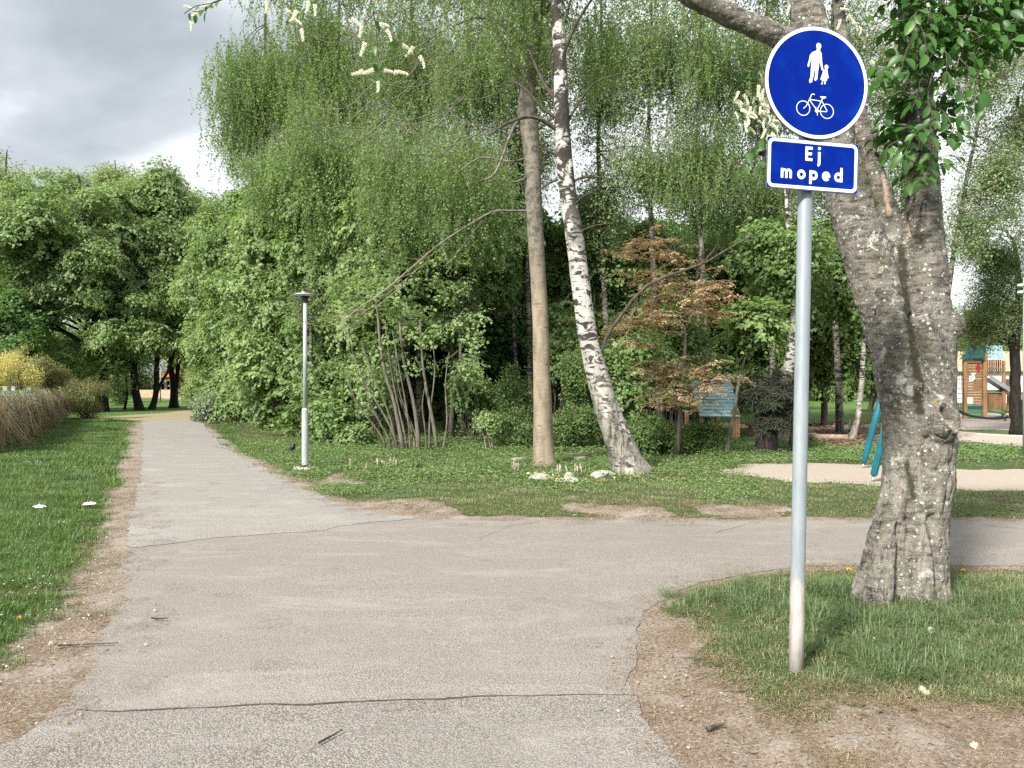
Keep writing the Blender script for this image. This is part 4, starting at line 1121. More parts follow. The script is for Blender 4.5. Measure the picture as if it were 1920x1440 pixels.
# ---- the smooth trunk and its arching bare branch
def smooth_tree():
    Y = 14.9
    c = [(1021, 878), (1020, 860), (1018, 800), (1016, 700), (1013, 600), (1009, 520), (1004, 440), (1000, 360), (997, 280), (988, 210), (992, 150), (1004, 90), (1010, 0), (1012, -120), (1010, -300)]
    w = [58, 43, 36, 32, 30, 29, 30, 31, 32, 36, 26, 22, 20, 16, 8]
    ln = smooth_line([P(x, y, Y) for x, y in c], 60); ln[0, 2] = -.05
    rr = np.interp(np.linspace(0, 1, 60), np.linspace(0, 1, len(w)), w) * Y / F / 2
    root = empty('ash_tree', (ln[0][0], ln[0][1], 0), 'tree with smooth straight tan trunk left of the white birch', 'tree')
    mb = MB(); mb.tube(ln, rr, 20, wob=.045, seed=4)
    g = np.random.default_rng(8)
    def br(px, w0, w1, dy=0.0, n=14):
        p = smooth_line([P(x, y, Y) for x, y in px], n); p[:, 1] += np.linspace(0, dy, n); mb.tube(p, np.linspace(w0, w1, n) * Y / F / 2, 6, caps=False)
        return p
    main = br([(1000, 395), (960, 398), (925, 402), (880, 430), (830, 465), (780, 510), (730, 555), (690, 585), (660, 610), (630, 620), (600, 612)], 4.6, 1.0, -1.2, 30)
    for s_, px in enumerate([[(905, 412), (860, 480), (835, 510), (800, 500)], [(800, 492), (760, 520), (700, 525), (650, 500), (625, 470)], [(780, 508), (720, 560), (650, 555), (610, 520)], [(760, 530), (700, 580), (640, 580), (620, 560), (608, 530)],
                            [(730, 555), (690, 590), (640, 590), (600, 560), (588, 510)], [(700, 575), (660, 600), (620, 590), (600, 540)], [(830, 465), (790, 490), (730, 480), (690, 440), (670, 420)], [(700, 580), (650, 625), (610, 600)]]):
        br(px, 1.4, .7, g.uniform(-.6, .3) - .8, 12)
    for px, a, b in [([(985, 205), (960, 250), (930, 330), (900, 350)], 8, 3), ([(1000, 250), (1030, 225), (1060, 215)], 7, 4), ([(1000, 320), (980, 340), (955, 350)], 7, 2), ([(1003, 100), (960, 60), (900, 40), (850, 60)], 9, 3),
                     ([(1010, 40), (1060, -20), (1120, -80)], 10, 4), ([(990, 160), (960, 120), (930, 60), (900, -50)], 12, 5), ([(1001, 290), (960, 300), (900, 290), (850, 320)], 5, 2)]:
        br(px, a, b, g.uniform(-.5, .5))
    for _ in range(26):   # small curved twigs hanging over the path
        x0 = g.uniform(520, 880); y0 = g.uniform(-60, 260); L_ = g.uniform(90, 200)
        px = [(x0 + L_, y0 - 10), (x0 + L_ * .7, y0 + 30 + g.normal(0, 8)), (x0 + L_ * .35, y0 + 38), (x0, y0 + g.uniform(-10, 15)), (x0 - 20, y0 - g.uniform(20, 50))]
        p = smooth_line([P(x, y, 16.2) for x, y in px], 12); p[:, 1] += g.uniform(-1, .6); mb.tube(p, np.linspace(.014, .004, 12), 4, caps=False)
    mb.build('trunk', M['smooth_trunk'], root, smooth=True)
    lobes = [(P(900, -60, 15), np.array([1.7, 1.6, 1.5])), (P(1010, -160, 15), np.array([2.0, 1.8, 1.4]))]
    p, D = sample_lobes(lobes, 150, g, .1); scatter('crown', 'birch_loose', p, rot_to(D, g), g.uniform(.7, 1.1, len(p)), root)
smooth_tree()

def white_birch():
    Y = 13.5
    c = [(1186, 893), (1176, 870), (1158, 820), (1138, 765), (1122, 710), (1106, 650), (1096, 590), (1087, 520), (1078, 450), (1067, 380), (1059, 310), (1054, 240), (1052, 170), (1049, 90), (1044, 0), (1036, -120), (1030, -300)]
    w = [74, 60, 52, 46, 42, 36, 35, 35, 34, 32, 31, 29, 27, 25, 23, 18, 8]
    ln = smooth_line([P(x, y, Y) for x, y in c], 80); ln[0, 2] = -.06
    rr = np.interp(np.linspace(0, 1, 80), np.linspace(0, 1, len(w)), w) * Y / F / 2
    root = empty('birch_tree', (ln[0][0], ln[0][1], 0), 'large leaning white birch with rough dark base', 'tree')
    mb = MB(); V, Q, T = tube(ln, rr, 26)
    g = np.random.default_rng(3)
    d = (fbm(V * [1, 1, .6], 5, 2, 3) - .5) * .03 * ss(3.5, 0, V[:, 2]) + (fbm(V, 9, 8, 2) - .5) * .012
    cen = ln[np.clip((np.arange(len(V)) // 26), 0, 79)]; dirn = V - cen; dirn /= np.linalg.norm(dirn, axis=1)[:, None] + 1e-6
    V = V + dirn * d[:, None] * 1.3
    ang = np.arctan2(dirn[:, 1], dirn[:, 0]); V += dirn * (ss(.5, 0, V[:, 2]) * .05 * (np.sin(ang * 3 + 1) + .4))[:, None]
    mb.put(V, T, Q)
    def br(px, a, b, dy=0):
        p = smooth_line([P(x, y, Y) for x, y in px], 12); p[:, 1] += np.linspace(0, dy, 12); mb.tube(p, np.linspace(a, b, 12) * Y / F / 2, 6, caps=False, m=1)
    for px, a, b in [([(1130, 655), (1140, 625), (1165, 590), (1200, 545), (1250, 520), (1310, 500), (1360, 470), (1400, 450)], 8, 3), ([(1310, 500), (1335, 470), (1342, 440)], 4, 1.5), ([(1050, 200), (1020, 150), (1000, 100), (990, 60)], 9, 3),
                     ([(1050, 225), (1015, 200), (990, 170), (960, 150), (930, 160)], 8, 2), ([(1052, 250), (1020, 232), (990, 228), (950, 245), (920, 270)], 9, 4), ([(1058, 300), (1030, 285), (1000, 275)], 5, 2),
                     ([(1066, 345), (1095, 332), (1130, 333)], 6, 3), ([(1072, 390), (1090, 375), (1105, 372)], 5, 2), ([(1062, 330), (1030, 340), (1005, 355)], 6, 2), ([(1050, 120), (1075, 60), (1110, 10), (1150, -30)], 8, 3),
                     ([(1046, 20), (1000, -30), (940, -80)], 10, 4), ([(1052, 150), (1030, 110), (1060, 40), (1075, -30)], 6, 3), ([(1080, 440), (1110, 425), (1150, 420)], 4, 1.5), ([(1055, 250), (1080, 200), (1120, 150), (1190, 130)], 6, 2)]:
        br(px, a, b, g.uniform(-.6, .6))
    mb.build('trunk', [M['birch_bark'], M['bark']], root, smooth=True)
    lobes = [(P(1050, -120, 13.8), np.array([2.2, 1.9, 1.3])), (P(960, 0, 14.5), np.array([1.2, 1.0, 1.2])), (P(1130, 60, 14.3), np.array([.9, 1.0, 1.0]))]
    p, D = sample_lobes(lobes, 170, g, .1, .3); scatter('crown', 'birch_hang', p, np.stack([g.normal(0, .08, len(p)), g.normal(0, .08, len(p)), g.uniform(0, 6.28, len(p))], 1), g.uniform(.6, 1.0, len(p)), root)
white_birch()

# ------------------------------------------------------------------ big cherry tree in the foreground
CY = 5.75
def cherry():
    root = empty('bird_cherry_tree', (*G(1690, 1121), 0), 'big lichen covered cherry tree forking above a burl beside the blue sign', 'tree')
    mb = MB()
    def part_(spec, Y=CY, n=24, k=22, dy=0.0):
        p = smooth_line([P(x, y, Y) for x, y, w in spec], n); p[:, 1] += np.linspace(0, dy, n)
        w = np.interp(np.linspace(0, 1, n), np.linspace(0, 1, len(spec)), [s_[2] for s_ in spec]) * Y / F / 2
        mb.tube(p, w, k)
    # trunk, root flare, forks
    part_([(1702, 1150, 150), (1706, 1080, 134), (1712, 1000, 124), (1719, 920, 122), (1724, 850, 124), (1722, 780, 128), (1712, 710, 134), (1700, 650, 128), (1684, 600, 100)])
    part_([(1700, 700, 100), (1672, 610, 94), (1644, 530, 88), (1622, 460, 82), (1602, 390, 77), (1582, 300, 74), (1560, 200, 70), (1540, 110, 68), (1522, 30, 64), (1508, -60, 58), (1490, -200, 50)], n=36, dy=.1)
    part_([(1738, 760, 100), (1746, 690, 94), (1752, 620, 82), (1752, 540, 72), (1750, 450, 66), (1749, 350, 62), (1746, 250, 58), (1742, 130, 50), (1738, 20, 46), (1736, -150, 40)], n=36, dy=.25)
    part_([(1712, 640, 56), (1702, 560, 50), (1694, 480, 48), (1684, 420, 50), (1670, 360, 44), (1652, 280, 38), (1636, 200, 34), (1622, 110, 28), (1610, 20, 24), (1600, -100, 20)], Y=CY + .12, n=30, dy=.35)
    # limb reaching left over the path
    part_([(1535, 110, 46), (1490, 88, 46), (1440, 72, 44), (1380, 50, 42), (1320, 26, 38), (1262, 2, 34), (1190, -40, 30), (1080, -110, 26)], n=30, dy=-.25)
    # burl with knot hole on the right
    V, Q, T = tube(smooth_line([P(1740, 830, CY - .1), P(1752, 785, CY - .16), P(1745, 735, CY - .08)], 9), np.array([.04, .12, .155, .168, .17, .165, .145, .10, .04]), 18); mb.put(V, T, Q)
    V, Q, T = tube(smooth_line([P(1775, 640, CY), P(1784, 610, CY), P(1776, 580, CY)], 7), np.array([.02, .07, .09, .10, .09, .06, .02]), 12); mb.put(V, T, Q)
    # roots
    for px, w0 in [([(1700, 860), (1682, 930), (1652, 1030), (1622, 1130)], 80), ([(1690, 1040), (1660, 1100), (1640, 1150)], 60), ([(1745, 1040), (1756, 1100), (1764, 1145)], 50), ([(1715, 1040), (1716, 1100), (1712, 1160)], 56)]:
        p = smooth_line([P(x, y, CY - .10) for x, y in px], 8); p[:, 1] += np.linspace(.05, -.07, 8); mb.tube(p, np.linspace(w0 * .5, w0, 8) * CY / F / 2, 12)
    me = mesh_np('trunk', np.concatenate(mb.V), mb.faces())
    o = bpy.data.objects.new('tmp_trunk', me); COL.objects.link(o)
    md = o.modifiers.new('r', 'REMESH'); md.mode = 'VOXEL'; md.voxel_size = .013
    sm = o.modifiers.new('s', 'SMOOTH'); sm.iterations = 6; sm.factor = .6
    dg = bpy.context.evaluated_depsgraph_get(); ev = o.evaluated_get(dg)
    me2 = bpy.data.meshes.new_from_object(ev); bpy.data.objects.remove(o)
    n = len(me2.vertices); V = np.empty(n * 3, np.float32); me2.vertices.foreach_get('co', V); V = V.reshape(-1, 3).astype(float)
    N = np.empty(n * 3, np.float32); me2.vertices.foreach_get('normal', N); N = N.reshape(-1, 3)
    z = V[:, 2]
    rid = fbm(V * [1, 1, .22], 16, 3, 3); d = (fbm(V, 3.5, 1, 3) - .5) * .045
    ridge = 1 - np.abs(rid * 2 - 1)
    d -= np.where(ridge > .86, (ridge - .86) * .10, 0) * (0.4 + 1.0 * ss(1.9, .6, z))
    d += (fbm(V, 28, 9, 3) - .5) * .016
    # knot hole
    kn = P(1776, 782, CY - .30); q = V - kn; ang = R(28); qx = q[:, 0] * math.cos(ang) + q[:, 2] * math.sin(ang); qz = -q[:, 0] * math.sin(ang) + q[:, 2] * math.cos(ang)
    e_ = (qx / .035) ** 2 + (qz / .085) ** 2
    front = N[:, 1] < .2
    d -= np.where(front, .09 * ss(1.4, .3, e_), 0); d += np.where(front, .022 * ss(2.8, 1.7, e_) * ss(.9, 1.5, e_), 0)
    # long bark seam running up the fork
    for (x0, y0, x1, y1, dep) in [(1690, 600, 1716, 740, .075), (1716, 740, 1700, 850, .02), (1660, 980, 1650, 1110, .045), (1712, 960, 1728, 1100, .04), (1700, 560, 1715, 660, .04)]:
        a = P(x0, y0, CY)[[0, 2]]; b = P(x1, y1, CY)[[0, 2]]; p2 = V[:, [0, 2]]; ab = b - a
        t = np.clip((p2 - a) @ ab / (ab @ ab), 0, 1); wob_ = (vn(V, 7, 4) - .5) * .05
        dd = np.abs(np.linalg.norm(p2 - (a + t[:, None] * ab), axis=1) + wob_ * .6)
        d -= np.where(front, dep * ss(.042, .0, dd), 0)
    bare = np.zeros(n); moss_shade = np.zeros(n); X2 = V[:, [0, 2]] / V[:, 1:2] * CY
    def near(px, w_):
        l = np.array([P(x, y, CY)[[0, 2]] for x, y in px]); dd = dist_line(l, X2 - [0, EYE * 0]); return ss(w_, w_ * .35, dd + (vn(V, 30, 6) - .5) * w_ * .9)
    X2[:, 1] = EYE + (V[:, 2] - EYE) / V[:, 1] * CY
    bare = np.maximum(near([(1655, 322), (1660, 350), (1665, 380), (1668, 400)], .022), near([(1701, 404), (1703, 424), (1706, 442)], .014)) * front
    moss_shade = np.maximum(near([(1690, 470), (1700, 560), (1714, 660), (1722, 730), (1724, 770)], .05), near([(1700, 870), (1712, 930)], .03)) * front * (fbm(V, 12, 3) > .3)  # mask of the painted crease shade along the cleft, with mossy mottling
    d -= bare * .012
    V = V + N * d[:, None]
    V = V - ploc(root)
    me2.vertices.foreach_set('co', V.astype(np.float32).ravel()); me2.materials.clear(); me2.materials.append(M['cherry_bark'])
    me2.polygons.foreach_set('use_smooth', np.ones(len(me2.polygons), bool)); me2.update(); me2.name = 'trunk'
    me2.attributes.new('bare', 'FLOAT', 'POINT').data.foreach_set('value', bare.astype(np.float32)); me2.attributes.new('moss_shade', 'FLOAT', 'POINT').data.foreach_set('value', moss_shade.astype(np.float32))
    add('trunk', me2, root)
    return root
ch = cherry()

# leaves of the cherry: each its own part, sharing a few meshes
def leaf_mesh(seed):
    g = np.random.default_rng(seed)
    n = 7; t = np.linspace(0, 1, n); w = np.sin(np.pi * np.clip(t, 0, 1) ** .85) ** .8 * .27
    bend = g.uniform(.1, .3); z = -bend * t * t
    V = []; 
    for i in range(n):
        V += [(-w[i], t[i], z[i] + w[i] * .35), (0, t[i], z[i]), (w[i], t[i], z[i] + w[i] * .35)]
    Q = []
    for i in range(n - 1):
        a = i * 3; Q += [(a, a + 1, a + 4, a + 3), (a + 1, a + 2, a + 5, a + 4)]
    V += [(-.008, -.22, .03), (.008, -.22, .03)]; Q.append((n * 3, n * 3 + 1, 1, 1))
    T = [(n * 3, n * 3 + 1, 1)]
    return mesh_np('leaf', np.array(V), [np.array(T), np.array(Q[:-1])], [M['cherry_leaf']], smooth=True, attrs={'tone': np.full(len(V), g.random())})
LM = [leaf_mesh(i) for i in range(6)]
from mathutils import Matrix
cl = np.array(ch.location)
def put_leaf(pos, d, up, size, parent=ch):
    Mx = orient(np.array([d], float), np.array([up], float))[0]
    o = bpy.data.objects.new('leaf', random.choice(LM)); COL.objects.link(o); o.parent = parent
    m = Matrix(((Mx[0][0], Mx[0][1], Mx[0][2]), (Mx[1][0], Mx[1][1], Mx[1][2]), (Mx[2][0], Mx[2][1], Mx[2][2]))).to_4x4()
    o.matrix_local = Matrix.Translation(Vector(pos) - Vector(ploc(parent))) @ m @ Matrix.Scale(size, 4)
    return o
gL = np.random.default_rng(77)
twb = MB(); nleaf = 0
def shoot(px, Ya, Yb, nl, size=.105, w=.006, drop=.9):
    """leafy shoot through photograph pixels"""
    global nleaf
    n = max(8, nl * 2); p = smooth_line([P(x, y, CY) for x, y in px], n)
    dep = np.linspace(Ya, Yb, n); s_ = dep / CY
    p = np.column_stack([p[:, 0] * s_, dep, EYE + (p[:, 2] - EYE) * s_])
    V_, Q_, T_ = tube(p, np.linspace(w, .0022, n), 5, False); obj('twig', V_, [Q_], M['bark'], ch)
    for i in range(nl):
        t = .15 + .85 * (i + .5) / nl; j = min(n - 2, int(t * (n - 1))); tn = p[j + 1] - p[j]; tn /= np.linalg.norm(tn) + 1e-9
        side_ = np.cross(tn, [0, 0, 1.]); side_ /= np.linalg.norm(side_) + 1e-6
        sg = 1 if i % 2 else -1
        d = tn * .5 + side_ * sg * gL.uniform(.5, 1.1) + np.array([0, 0, -drop * gL.uniform(.4, 1.3)]) + gL.normal(0, .2, 3)
        up = np.array([gL.normal(0, .5), -gL.uniform(.2, 1.2), gL.uniform(.3, 1.2)])
        o = put_leaf(p[j] + d / np.linalg.norm(d) * .018, d, up, size * gL.uniform(.7, 1.25)); nleaf += 1
    return p
SH = [([(1745, 60), (1720, 70), (1700, 95), (1690, 130)], -.05, -.35, 8), ([(1750, 100), (1730, 130), (1722, 170), (1712, 200)], -.1, -.3, 8), ([(1742, 150), (1705, 130), (1670, 125), (1640, 120)], -.1, -.2, 8),
      ([(1700, 132), (1680, 135), (1660, 130), (1645, 150)], -.2, -.3, 6), ([(1745, 10), (1740, 40), (1735, 80), (1745, 120)], -.25, -.4, 9), ([(1745, 60), (1770, 90), (1775, 130), (1768, 170)], -.1, -.3, 9),
      ([(1750, 130), (1740, 180), (1748, 220), (1740, 260)], -.2, -.35, 9), ([(1755, 150), (1790, 160), (1810, 190), (1800, 230)], 0, -.2, 9), ([(1752, 100), (1800, 90), (1830, 110), (1850, 150)], 0, .0, 9),
      ([(1748, 40), (1800, 30), (1850, 40), (1880, 70)], .0, -.1, 10), ([(1745, -20), (1800, -10), (1850, 10), (1900, 20)], 0, -.1, 10), ([(1745, -10), (1780, 20), (1800, 60), (1790, 90)], -.2, -.2, 9),
      ([(1748, 200), (1770, 210), (1785, 240), (1775, 260)], -.15, -.3, 7), ([(1740, 240), (1710, 262), (1700, 280), (1690, 300)], -.1, -.3, 7), ([(1745, 270), (1750, 290), (1740, 320), (1735, 345)], -.2, -.35, 8),
      ([(1760, 60), (1730, 20), (1715, 30), (1720, 60)], -.3, -.4, 8), ([(1850, 20), (1880, 40), (1900, 60), (1890, 90)], 0, -.1, 8), ([(1840, -30), (1880, -10), (1910, 10), (1930, 40)], 0, .1, 8),
      ([(1740, 180), (1700, 190), (1670, 200), (1655, 230)], 0, -.1, 7), ([(1752, 220), (1730, 240), (1715, 250)], -.3, -.4, 6), ([(1620, 180), (1640, 160), (1650, 150), (1690, 145)], -.1, -.3, 5),
      ([(1690, 262), (1665, 275), (1660, 300)], -.1, -.2, 4), ([(1480, 90), (1440, 110), (1420, 125), (1400, 130)], .3, .2, 6), ([(1470, 280), (1430, 300), (1400, 310), (1370, 320)], .3, .1, 7),
      ([(1480, 250), (1440, 240), (1420, 270), (1400, 290)], .3, .3, 5), ([(1810, 120), (1840, 170), (1850, 210)], 0, -.2, 6), ([(1790, 100), (1825, 140), (1830, 180)], -.2, -.3, 7), ([(1745, 330), (1720, 335), (1700, 345)], -.2, -.3, 5)]
for px, a, b, nl in SH:
    shoot(px, CY + a, CY + b, nl)
# twigs with white racemes
def raceme_mesh(seed):
    g = np.random.default_rng(seed); mb = MB(); n = 34
    t = np.linspace(0, 1, n); cv = np.stack([.012 * np.sin(t * 2.2) + 0 * t, 0 * t, -t * .088], 1)
    mb.tube(cv[::4], .0012, 4, m=1, caps=False)
    for i in range(n):
        a = i * 2.4; r = g.uniform(.010, .017) * (1 - .6 * t[i]); c = cv[i] + np.array([math.cos(a), math.sin(a), 0]) * r
        nrm_ = np.array([math.cos(a), math.sin(a), .3]); 
        for p_ in range(5):
            b = p_ * 1.2566 + a; u = np.cross(nrm_, [0, 0, 1.]); u /= np.linalg.norm(u); v = np.cross(nrm_, u)
            dr = math.cos(b) * u + math.sin(b) * v; sd = -math.sin(b) * u + math.cos(b) * v
            mb.put([c, c + dr * .006 + sd * .0035 + nrm_ * .001, c + dr * .009, c + dr * .006 - sd * .0035 + nrm_ * .001], T=[(0, 1, 2), (0, 2, 3)])
    return mesh_np('blossom', np.concatenate(mb.V), mb.faces(), [M['white_petal'], M['twig']], mb.fmi(), smooth=False, attrs={'tone': np.random.default_rng(seed).random(mb.n)})
RM = [raceme_mesh(i) for i in range(3)]
def raceme(x, y, Y, s_=1.0, tilt=0.0):
    o = bpy.data.objects.new('blossom', random.choice(RM)); COL.objects.link(o); o.parent = ch
    o.location = Vector(P(x, y, Y)) - Vector(ploc(ch)); o.scale = (s_,) * 3
    o.rotation_euler = (gL.normal(0, .2), tilt, gL.uniform(0, 6.28)) if abs(tilt) < .01 else (0, tilt, gL.normal(0, .3))
for x, y in [(1395, 185), (1410, 200), (1425, 190), (1400, 215), (1420, 220), (1385, 222), (1432, 212), (1440, 232), (1410, 235), (1430, 180), (1380, 205), (1440, 245), (1425, 150), (1430, 165), (1440, 262), (1395, 240), (1452, 255)]:
    for _ in range(3): raceme(x + gL.normal(0, 7), y - 12 + gL.normal(0, 6), 6.0 + gL.normal(0, .1), gL.uniform(.6, .95), gL.choice([-1.2, -.7, -.3, 0, .5]))
for x, y in [(1590, 35), (1575, 25), (1600, 48), (1632, 122), (1640, 135), (1690, 115), (1575, 45), (1470, 262), (1490, 250), (1480, 18), (1615, 60), (1680, 120)]:
    raceme(x, y - 8, 5.8, gL.uniform(.6, .9), gL.choice([-1.2, -.6, .4, 1.1]))
# overhanging twigs above the path: they come off the long limb above the frame
CY0 = CY
shoot([(1080, -110), (900, -120), (700, -100), (560, -70), (470, -35), (425, -5), (400, 4)], CY - .3, 4.3, 0, w=.016)
for px in ([(425, -5), (405, 4), (385, 8), (365, 12), (345, 26)], [(400, 4), (385, 18), (362, 22)]):
    shoot([(x, y) for x, y in px], 4.3, 4.25, 4, size=.05, w=.003)
shoot([(560, -70), (548, -20), (545, 20), (548, 40)], 4.35, 4.3, 4, size=.055, w=.004)
shoot([(700, -100), (690, -30), (700, 20), (706, 60), (710, 110)], 4.4, 4.3, 4, size=.06, w=.005)
shoot([(710, 20), (735, 70), (765, 95), (775, 110)], 4.35, 4.3, 3, size=.055, w=.003)
shoot([(706, 70), (698, 110), (706, 145)], 4.3, 4.3, 4, size=.06, w=.002)
for x, y, s_, t_ in [(345, 12, .8, -1.2), (372, 20, .8, 1.0), (358, 40, .8, .1), (395, 5, .9, 1.1), (500, 2, 1.0, .2), (535, 18, 1.1, -.9), (556, 20, 1.1, .6), (565, 55, 1.0, 0), (548, 35, .9, -.9), (578, 2, 1, .3), (590, 8, .9, 0),
                     (660, 35, 1.1, -.7), (678, 45, 1.1, .3), (684, 80, 1.1, 0), (712, 45, .9, -1.1), (725, 55, 1.0, -.3), (700, 130, 1.1, 1.35), (740, 135, 1.1, -1.35), (680, 132, 1.0, 1.2), (755, 85, 1.1, -1.2), (775, 88, 1.0, 1.0), (787, 105, 1.0, -.3), (708, 150, 1.0, .1), (720, 132, .9, -1.3)]:
    raceme(x, y, 4.3, s_ * .75, t_)
# the darker leaves behind and above, too many to tell apart
gC = np.random.default_rng(3); q_ = []
for x, y, sx, sy, k_, dy in [(1745, 60, 30, 60, 11, .15), (1750, 180, 28, 60, 11, .12), (1740, 270, 18, 30, 4, .1), (1800, 30, 50, 35, 14, .2), (1870, 10, 45, 25, 12, .25), (1790, 160, 25, 40, 4, .15), (1920, 30, 30, 40, 12, .3), (1750, -80, 80, 50, 30, .1), (1690, 130, 20, 25, 4, .2)]:
    for _ in range(k_): q_.append(P(gC.normal(x, sx), gC.normal(y, sy), CY + gC.normal(dy, .15)))
q_ = np.array(q_); o = scatter('leafage', 'cherry_spray', q_, np.stack([gC.normal(0, .4, len(q_)), gC.normal(0, .4, len(q_)), gC.uniform(0, 6.28, len(q_))], 1), gC.uniform(.7, 1.1, len(q_)), ch); o['kind'] = 'stuff'
#@@SIGN
# ------------------------------------------------------------------ blue sign
Yp = 4.2
pole_b = P(1492, 1265, Yp); pole_b[2] = 0
top_c = P(1515, 80, Yp)
sg = empty('road_sign', (pole_b[0], pole_b[1], 0), 'blue round walking and cycling sign with blue text plate on a grey post', 'road sign')
ln = np.linspace(np.array([pole_b[0], Yp, -.05]), top_c, 12)
V, Q, T = tube(ln, .0385, 28); obj('pole', V, [T, Q], M['galv'], sg)
V, Q, T = tube(np.array([P(1495.3, 1103, Yp), P(1495.5, 1095, Yp)]), .0392, 28)
TH_ = R(10); ROLL = R(1.6)
uX = np.array([math.cos(TH_), math.sin(TH_), 0]); nF = np.array([math.sin(TH_) * -1, -math.cos(TH_), 0]); uZ = np.array([0, 0, 1.])
uXr = uX * math.cos(ROLL) - uZ * math.sin(ROLL); uZr = uX * math.sin(ROLL) + uZ * math.cos(ROLL)
def plane_obj(name, cen, V2, faces, mat, parent, depth=0.0, thick=0.0, bord=None):
    """V2 in sign plane; thick extrudes backwards"""
    V2 = np.asarray(V2, float)
    W = cen + V2[:, :1] * uXr + V2[:, 1:] * uZr + nF * depth
    return W
def extr(name, cen, poly, depth, thick, mat, parent):
    poly = np.asarray(poly, float); bm = bmesh.new()
    fr = [bm.verts.new(cen + p[0] * uXr + p[1] * uZr + nF * depth) for p in poly]
    bk = [bm.verts.new(cen + p[0] * uXr + p[1] * uZr + nF * (depth - thick)) for p in poly]
    bm.faces.new(fr); bm.faces.new(bk[::-1]); n = len(poly)
    for i in range(n): bm.faces.new((fr[i], bk[i], bk[(i + 1) % n], fr[(i + 1) % n]))
    bmesh.ops.recalc_face_normals(bm, faces=bm.faces); bmesh.ops.triangulate(bm, faces=bm.faces[:])
    me = bpy.data.meshes.new(name); pl = Vector(ploc(parent))
    for v in bm.verts: v.co -= pl
    bm.to_mesh(me); bm.free(); me.materials.append(mat); return add(name, me, parent)
def multi(name, cen, polys, depth, mat, parent, thick=.0006):
    V = []; T = []; n = 0; pl = ploc(parent)
    for k_, poly in enumerate(polys):
        vs, es, fs, _, _, _ = delaunay_2d_cdt([Vector((float(p[0]), float(p[1]))) for p in poly], [], [list(range(len(poly)))], 1, 1e-7)
        for v in vs: V.append(cen + v.x * uXr + v.y * uZr + nF * (depth + (k_ % 7) * .000015) - pl)
        T += [[i + n for i in f] for f in fs]; n = len(V)
    return add(name, mesh_np(name, np.array(V), [np.array(T)], [mat], smooth=False), parent)
def circ(r, n=72, cx=0, cy_=0, ry=None): 
    a = np.arange(n) / n * 2 * np.pi; return np.stack([cx + r * np.cos(a), cy_ + (ry or r) * np.sin(a)], 1)
def ring(r0, r1, n=72, cx=0, cy_=0, k=1.0):
    out = []
    for i in range(n):
        a, b = i / n * 2 * math.pi, (i + 1) / n * 2 * math.pi
        out.append([(cx + r0 * math.cos(a) * k, cy_ + r0 * math.sin(a)), (cx + r1 * math.cos(a) * k, cy_ + r1 * math.sin(a)), (cx + r1 * math.cos(b) * k, cy_ + r1 * math.sin(b)), (cx + r0 * math.cos(b) * k, cy_ + r0 * math.sin(b))])
    return out
cD = P(1532, 155, 4.12)
disc = extr('round_plate', cD, circ(.302), -.004, .022, M['sign_edge'], sg)
multi('white_border', cD, ring(.282, .300), -.0025, M['sign_white'], disc)
multi('blue_field', cD, [circ(.282, 72)], -.003, M['sign_blue'], disc)
def cv_(x, y): return ((x - 465) / 362 * .282, (512 - y) / 404 * .282)
adult = [(460, 245), (482, 248), (482, 266), (493, 280), (497, 320), (501, 362), (508, 396), (503, 408), (495, 400), (488, 372), (478, 345), (476, 385), (470, 430), (467, 468), (466, 486), (452, 498), (443, 494), (446, 478), (450, 440), (452, 395),
         (446, 395), (441, 440), (432, 485), (428, 510), (415, 519), (406, 512), (408, 490), (415, 478), (416, 430), (418, 380), (422, 330), (412, 352), (402, 395), (393, 397), (391, 380), (400, 345), (407, 303), (424, 280), (452, 266)]
child = [(524, 398), (540, 400), (543, 425), (552, 465), (545, 471), (538, 448), (541, 486), (531, 488), (531, 510), (522, 521), (520, 488), (511, 488), (508, 520), (494, 520), (502, 508), (501, 485), (489, 482), (503, 440), (508, 412), (495, 408), (497, 398), (516, 404)]
s1 = multi('adult_symbol', cD, [[cv_(*p) for p in adult], [cv_(471 + 19 * math.cos(a), 228 + 24 * math.sin(a)) for a in np.linspace(0, 6.28, 20)[:-1]]], -.0015, M['sign_white'], disc)
multi('child_symbol', cD, [[cv_(*p) for p in child], [cv_(533 + 14 * math.cos(a), 382 + 17 * math.sin(a)) for a in np.linspace(0, 6.28, 20)[:-1]]], -.0015, M['sign_white'], disc)
def bar2(a, b, w):
    a = np.array(cv_(*a)); b = np.array(cv_(*b)); d = (b - a) / np.linalg.norm(b - a); n = np.array([-d[1], d[0]]) * w / 2; return [a - n, b - n, b + n, a + n]
bike = ring(.0365, .0405, 40, *cv_(367, 717)) + ring(.0365, .0405, 40, *cv_(545, 724))
W_ = .0042
for a, b in [((410, 645), (506, 650)), ((410, 645), (470, 725)), ((419, 628), (388, 700)), ((388, 700), (367, 719)), ((415, 640), (426, 607)), ((426, 607), (436, 600)), ((436, 600), (450, 606)), ((512, 625), (468, 727)), ((507, 652), (547, 722)), ((470, 729), (545, 727)), ((460, 698), (462, 715)), ((474, 735), (474, 762))]:
    bike.append(bar2(a, b, W_))
bike += [[cv_(*p) for p in [(490, 613), (534, 611), (538, 618), (524, 628), (500, 628)]], [cv_(468 + 13 * math.cos(a), 727 + 14 * math.sin(a)) for a in np.linspace(0, 6.28, 16)[:-1]]]
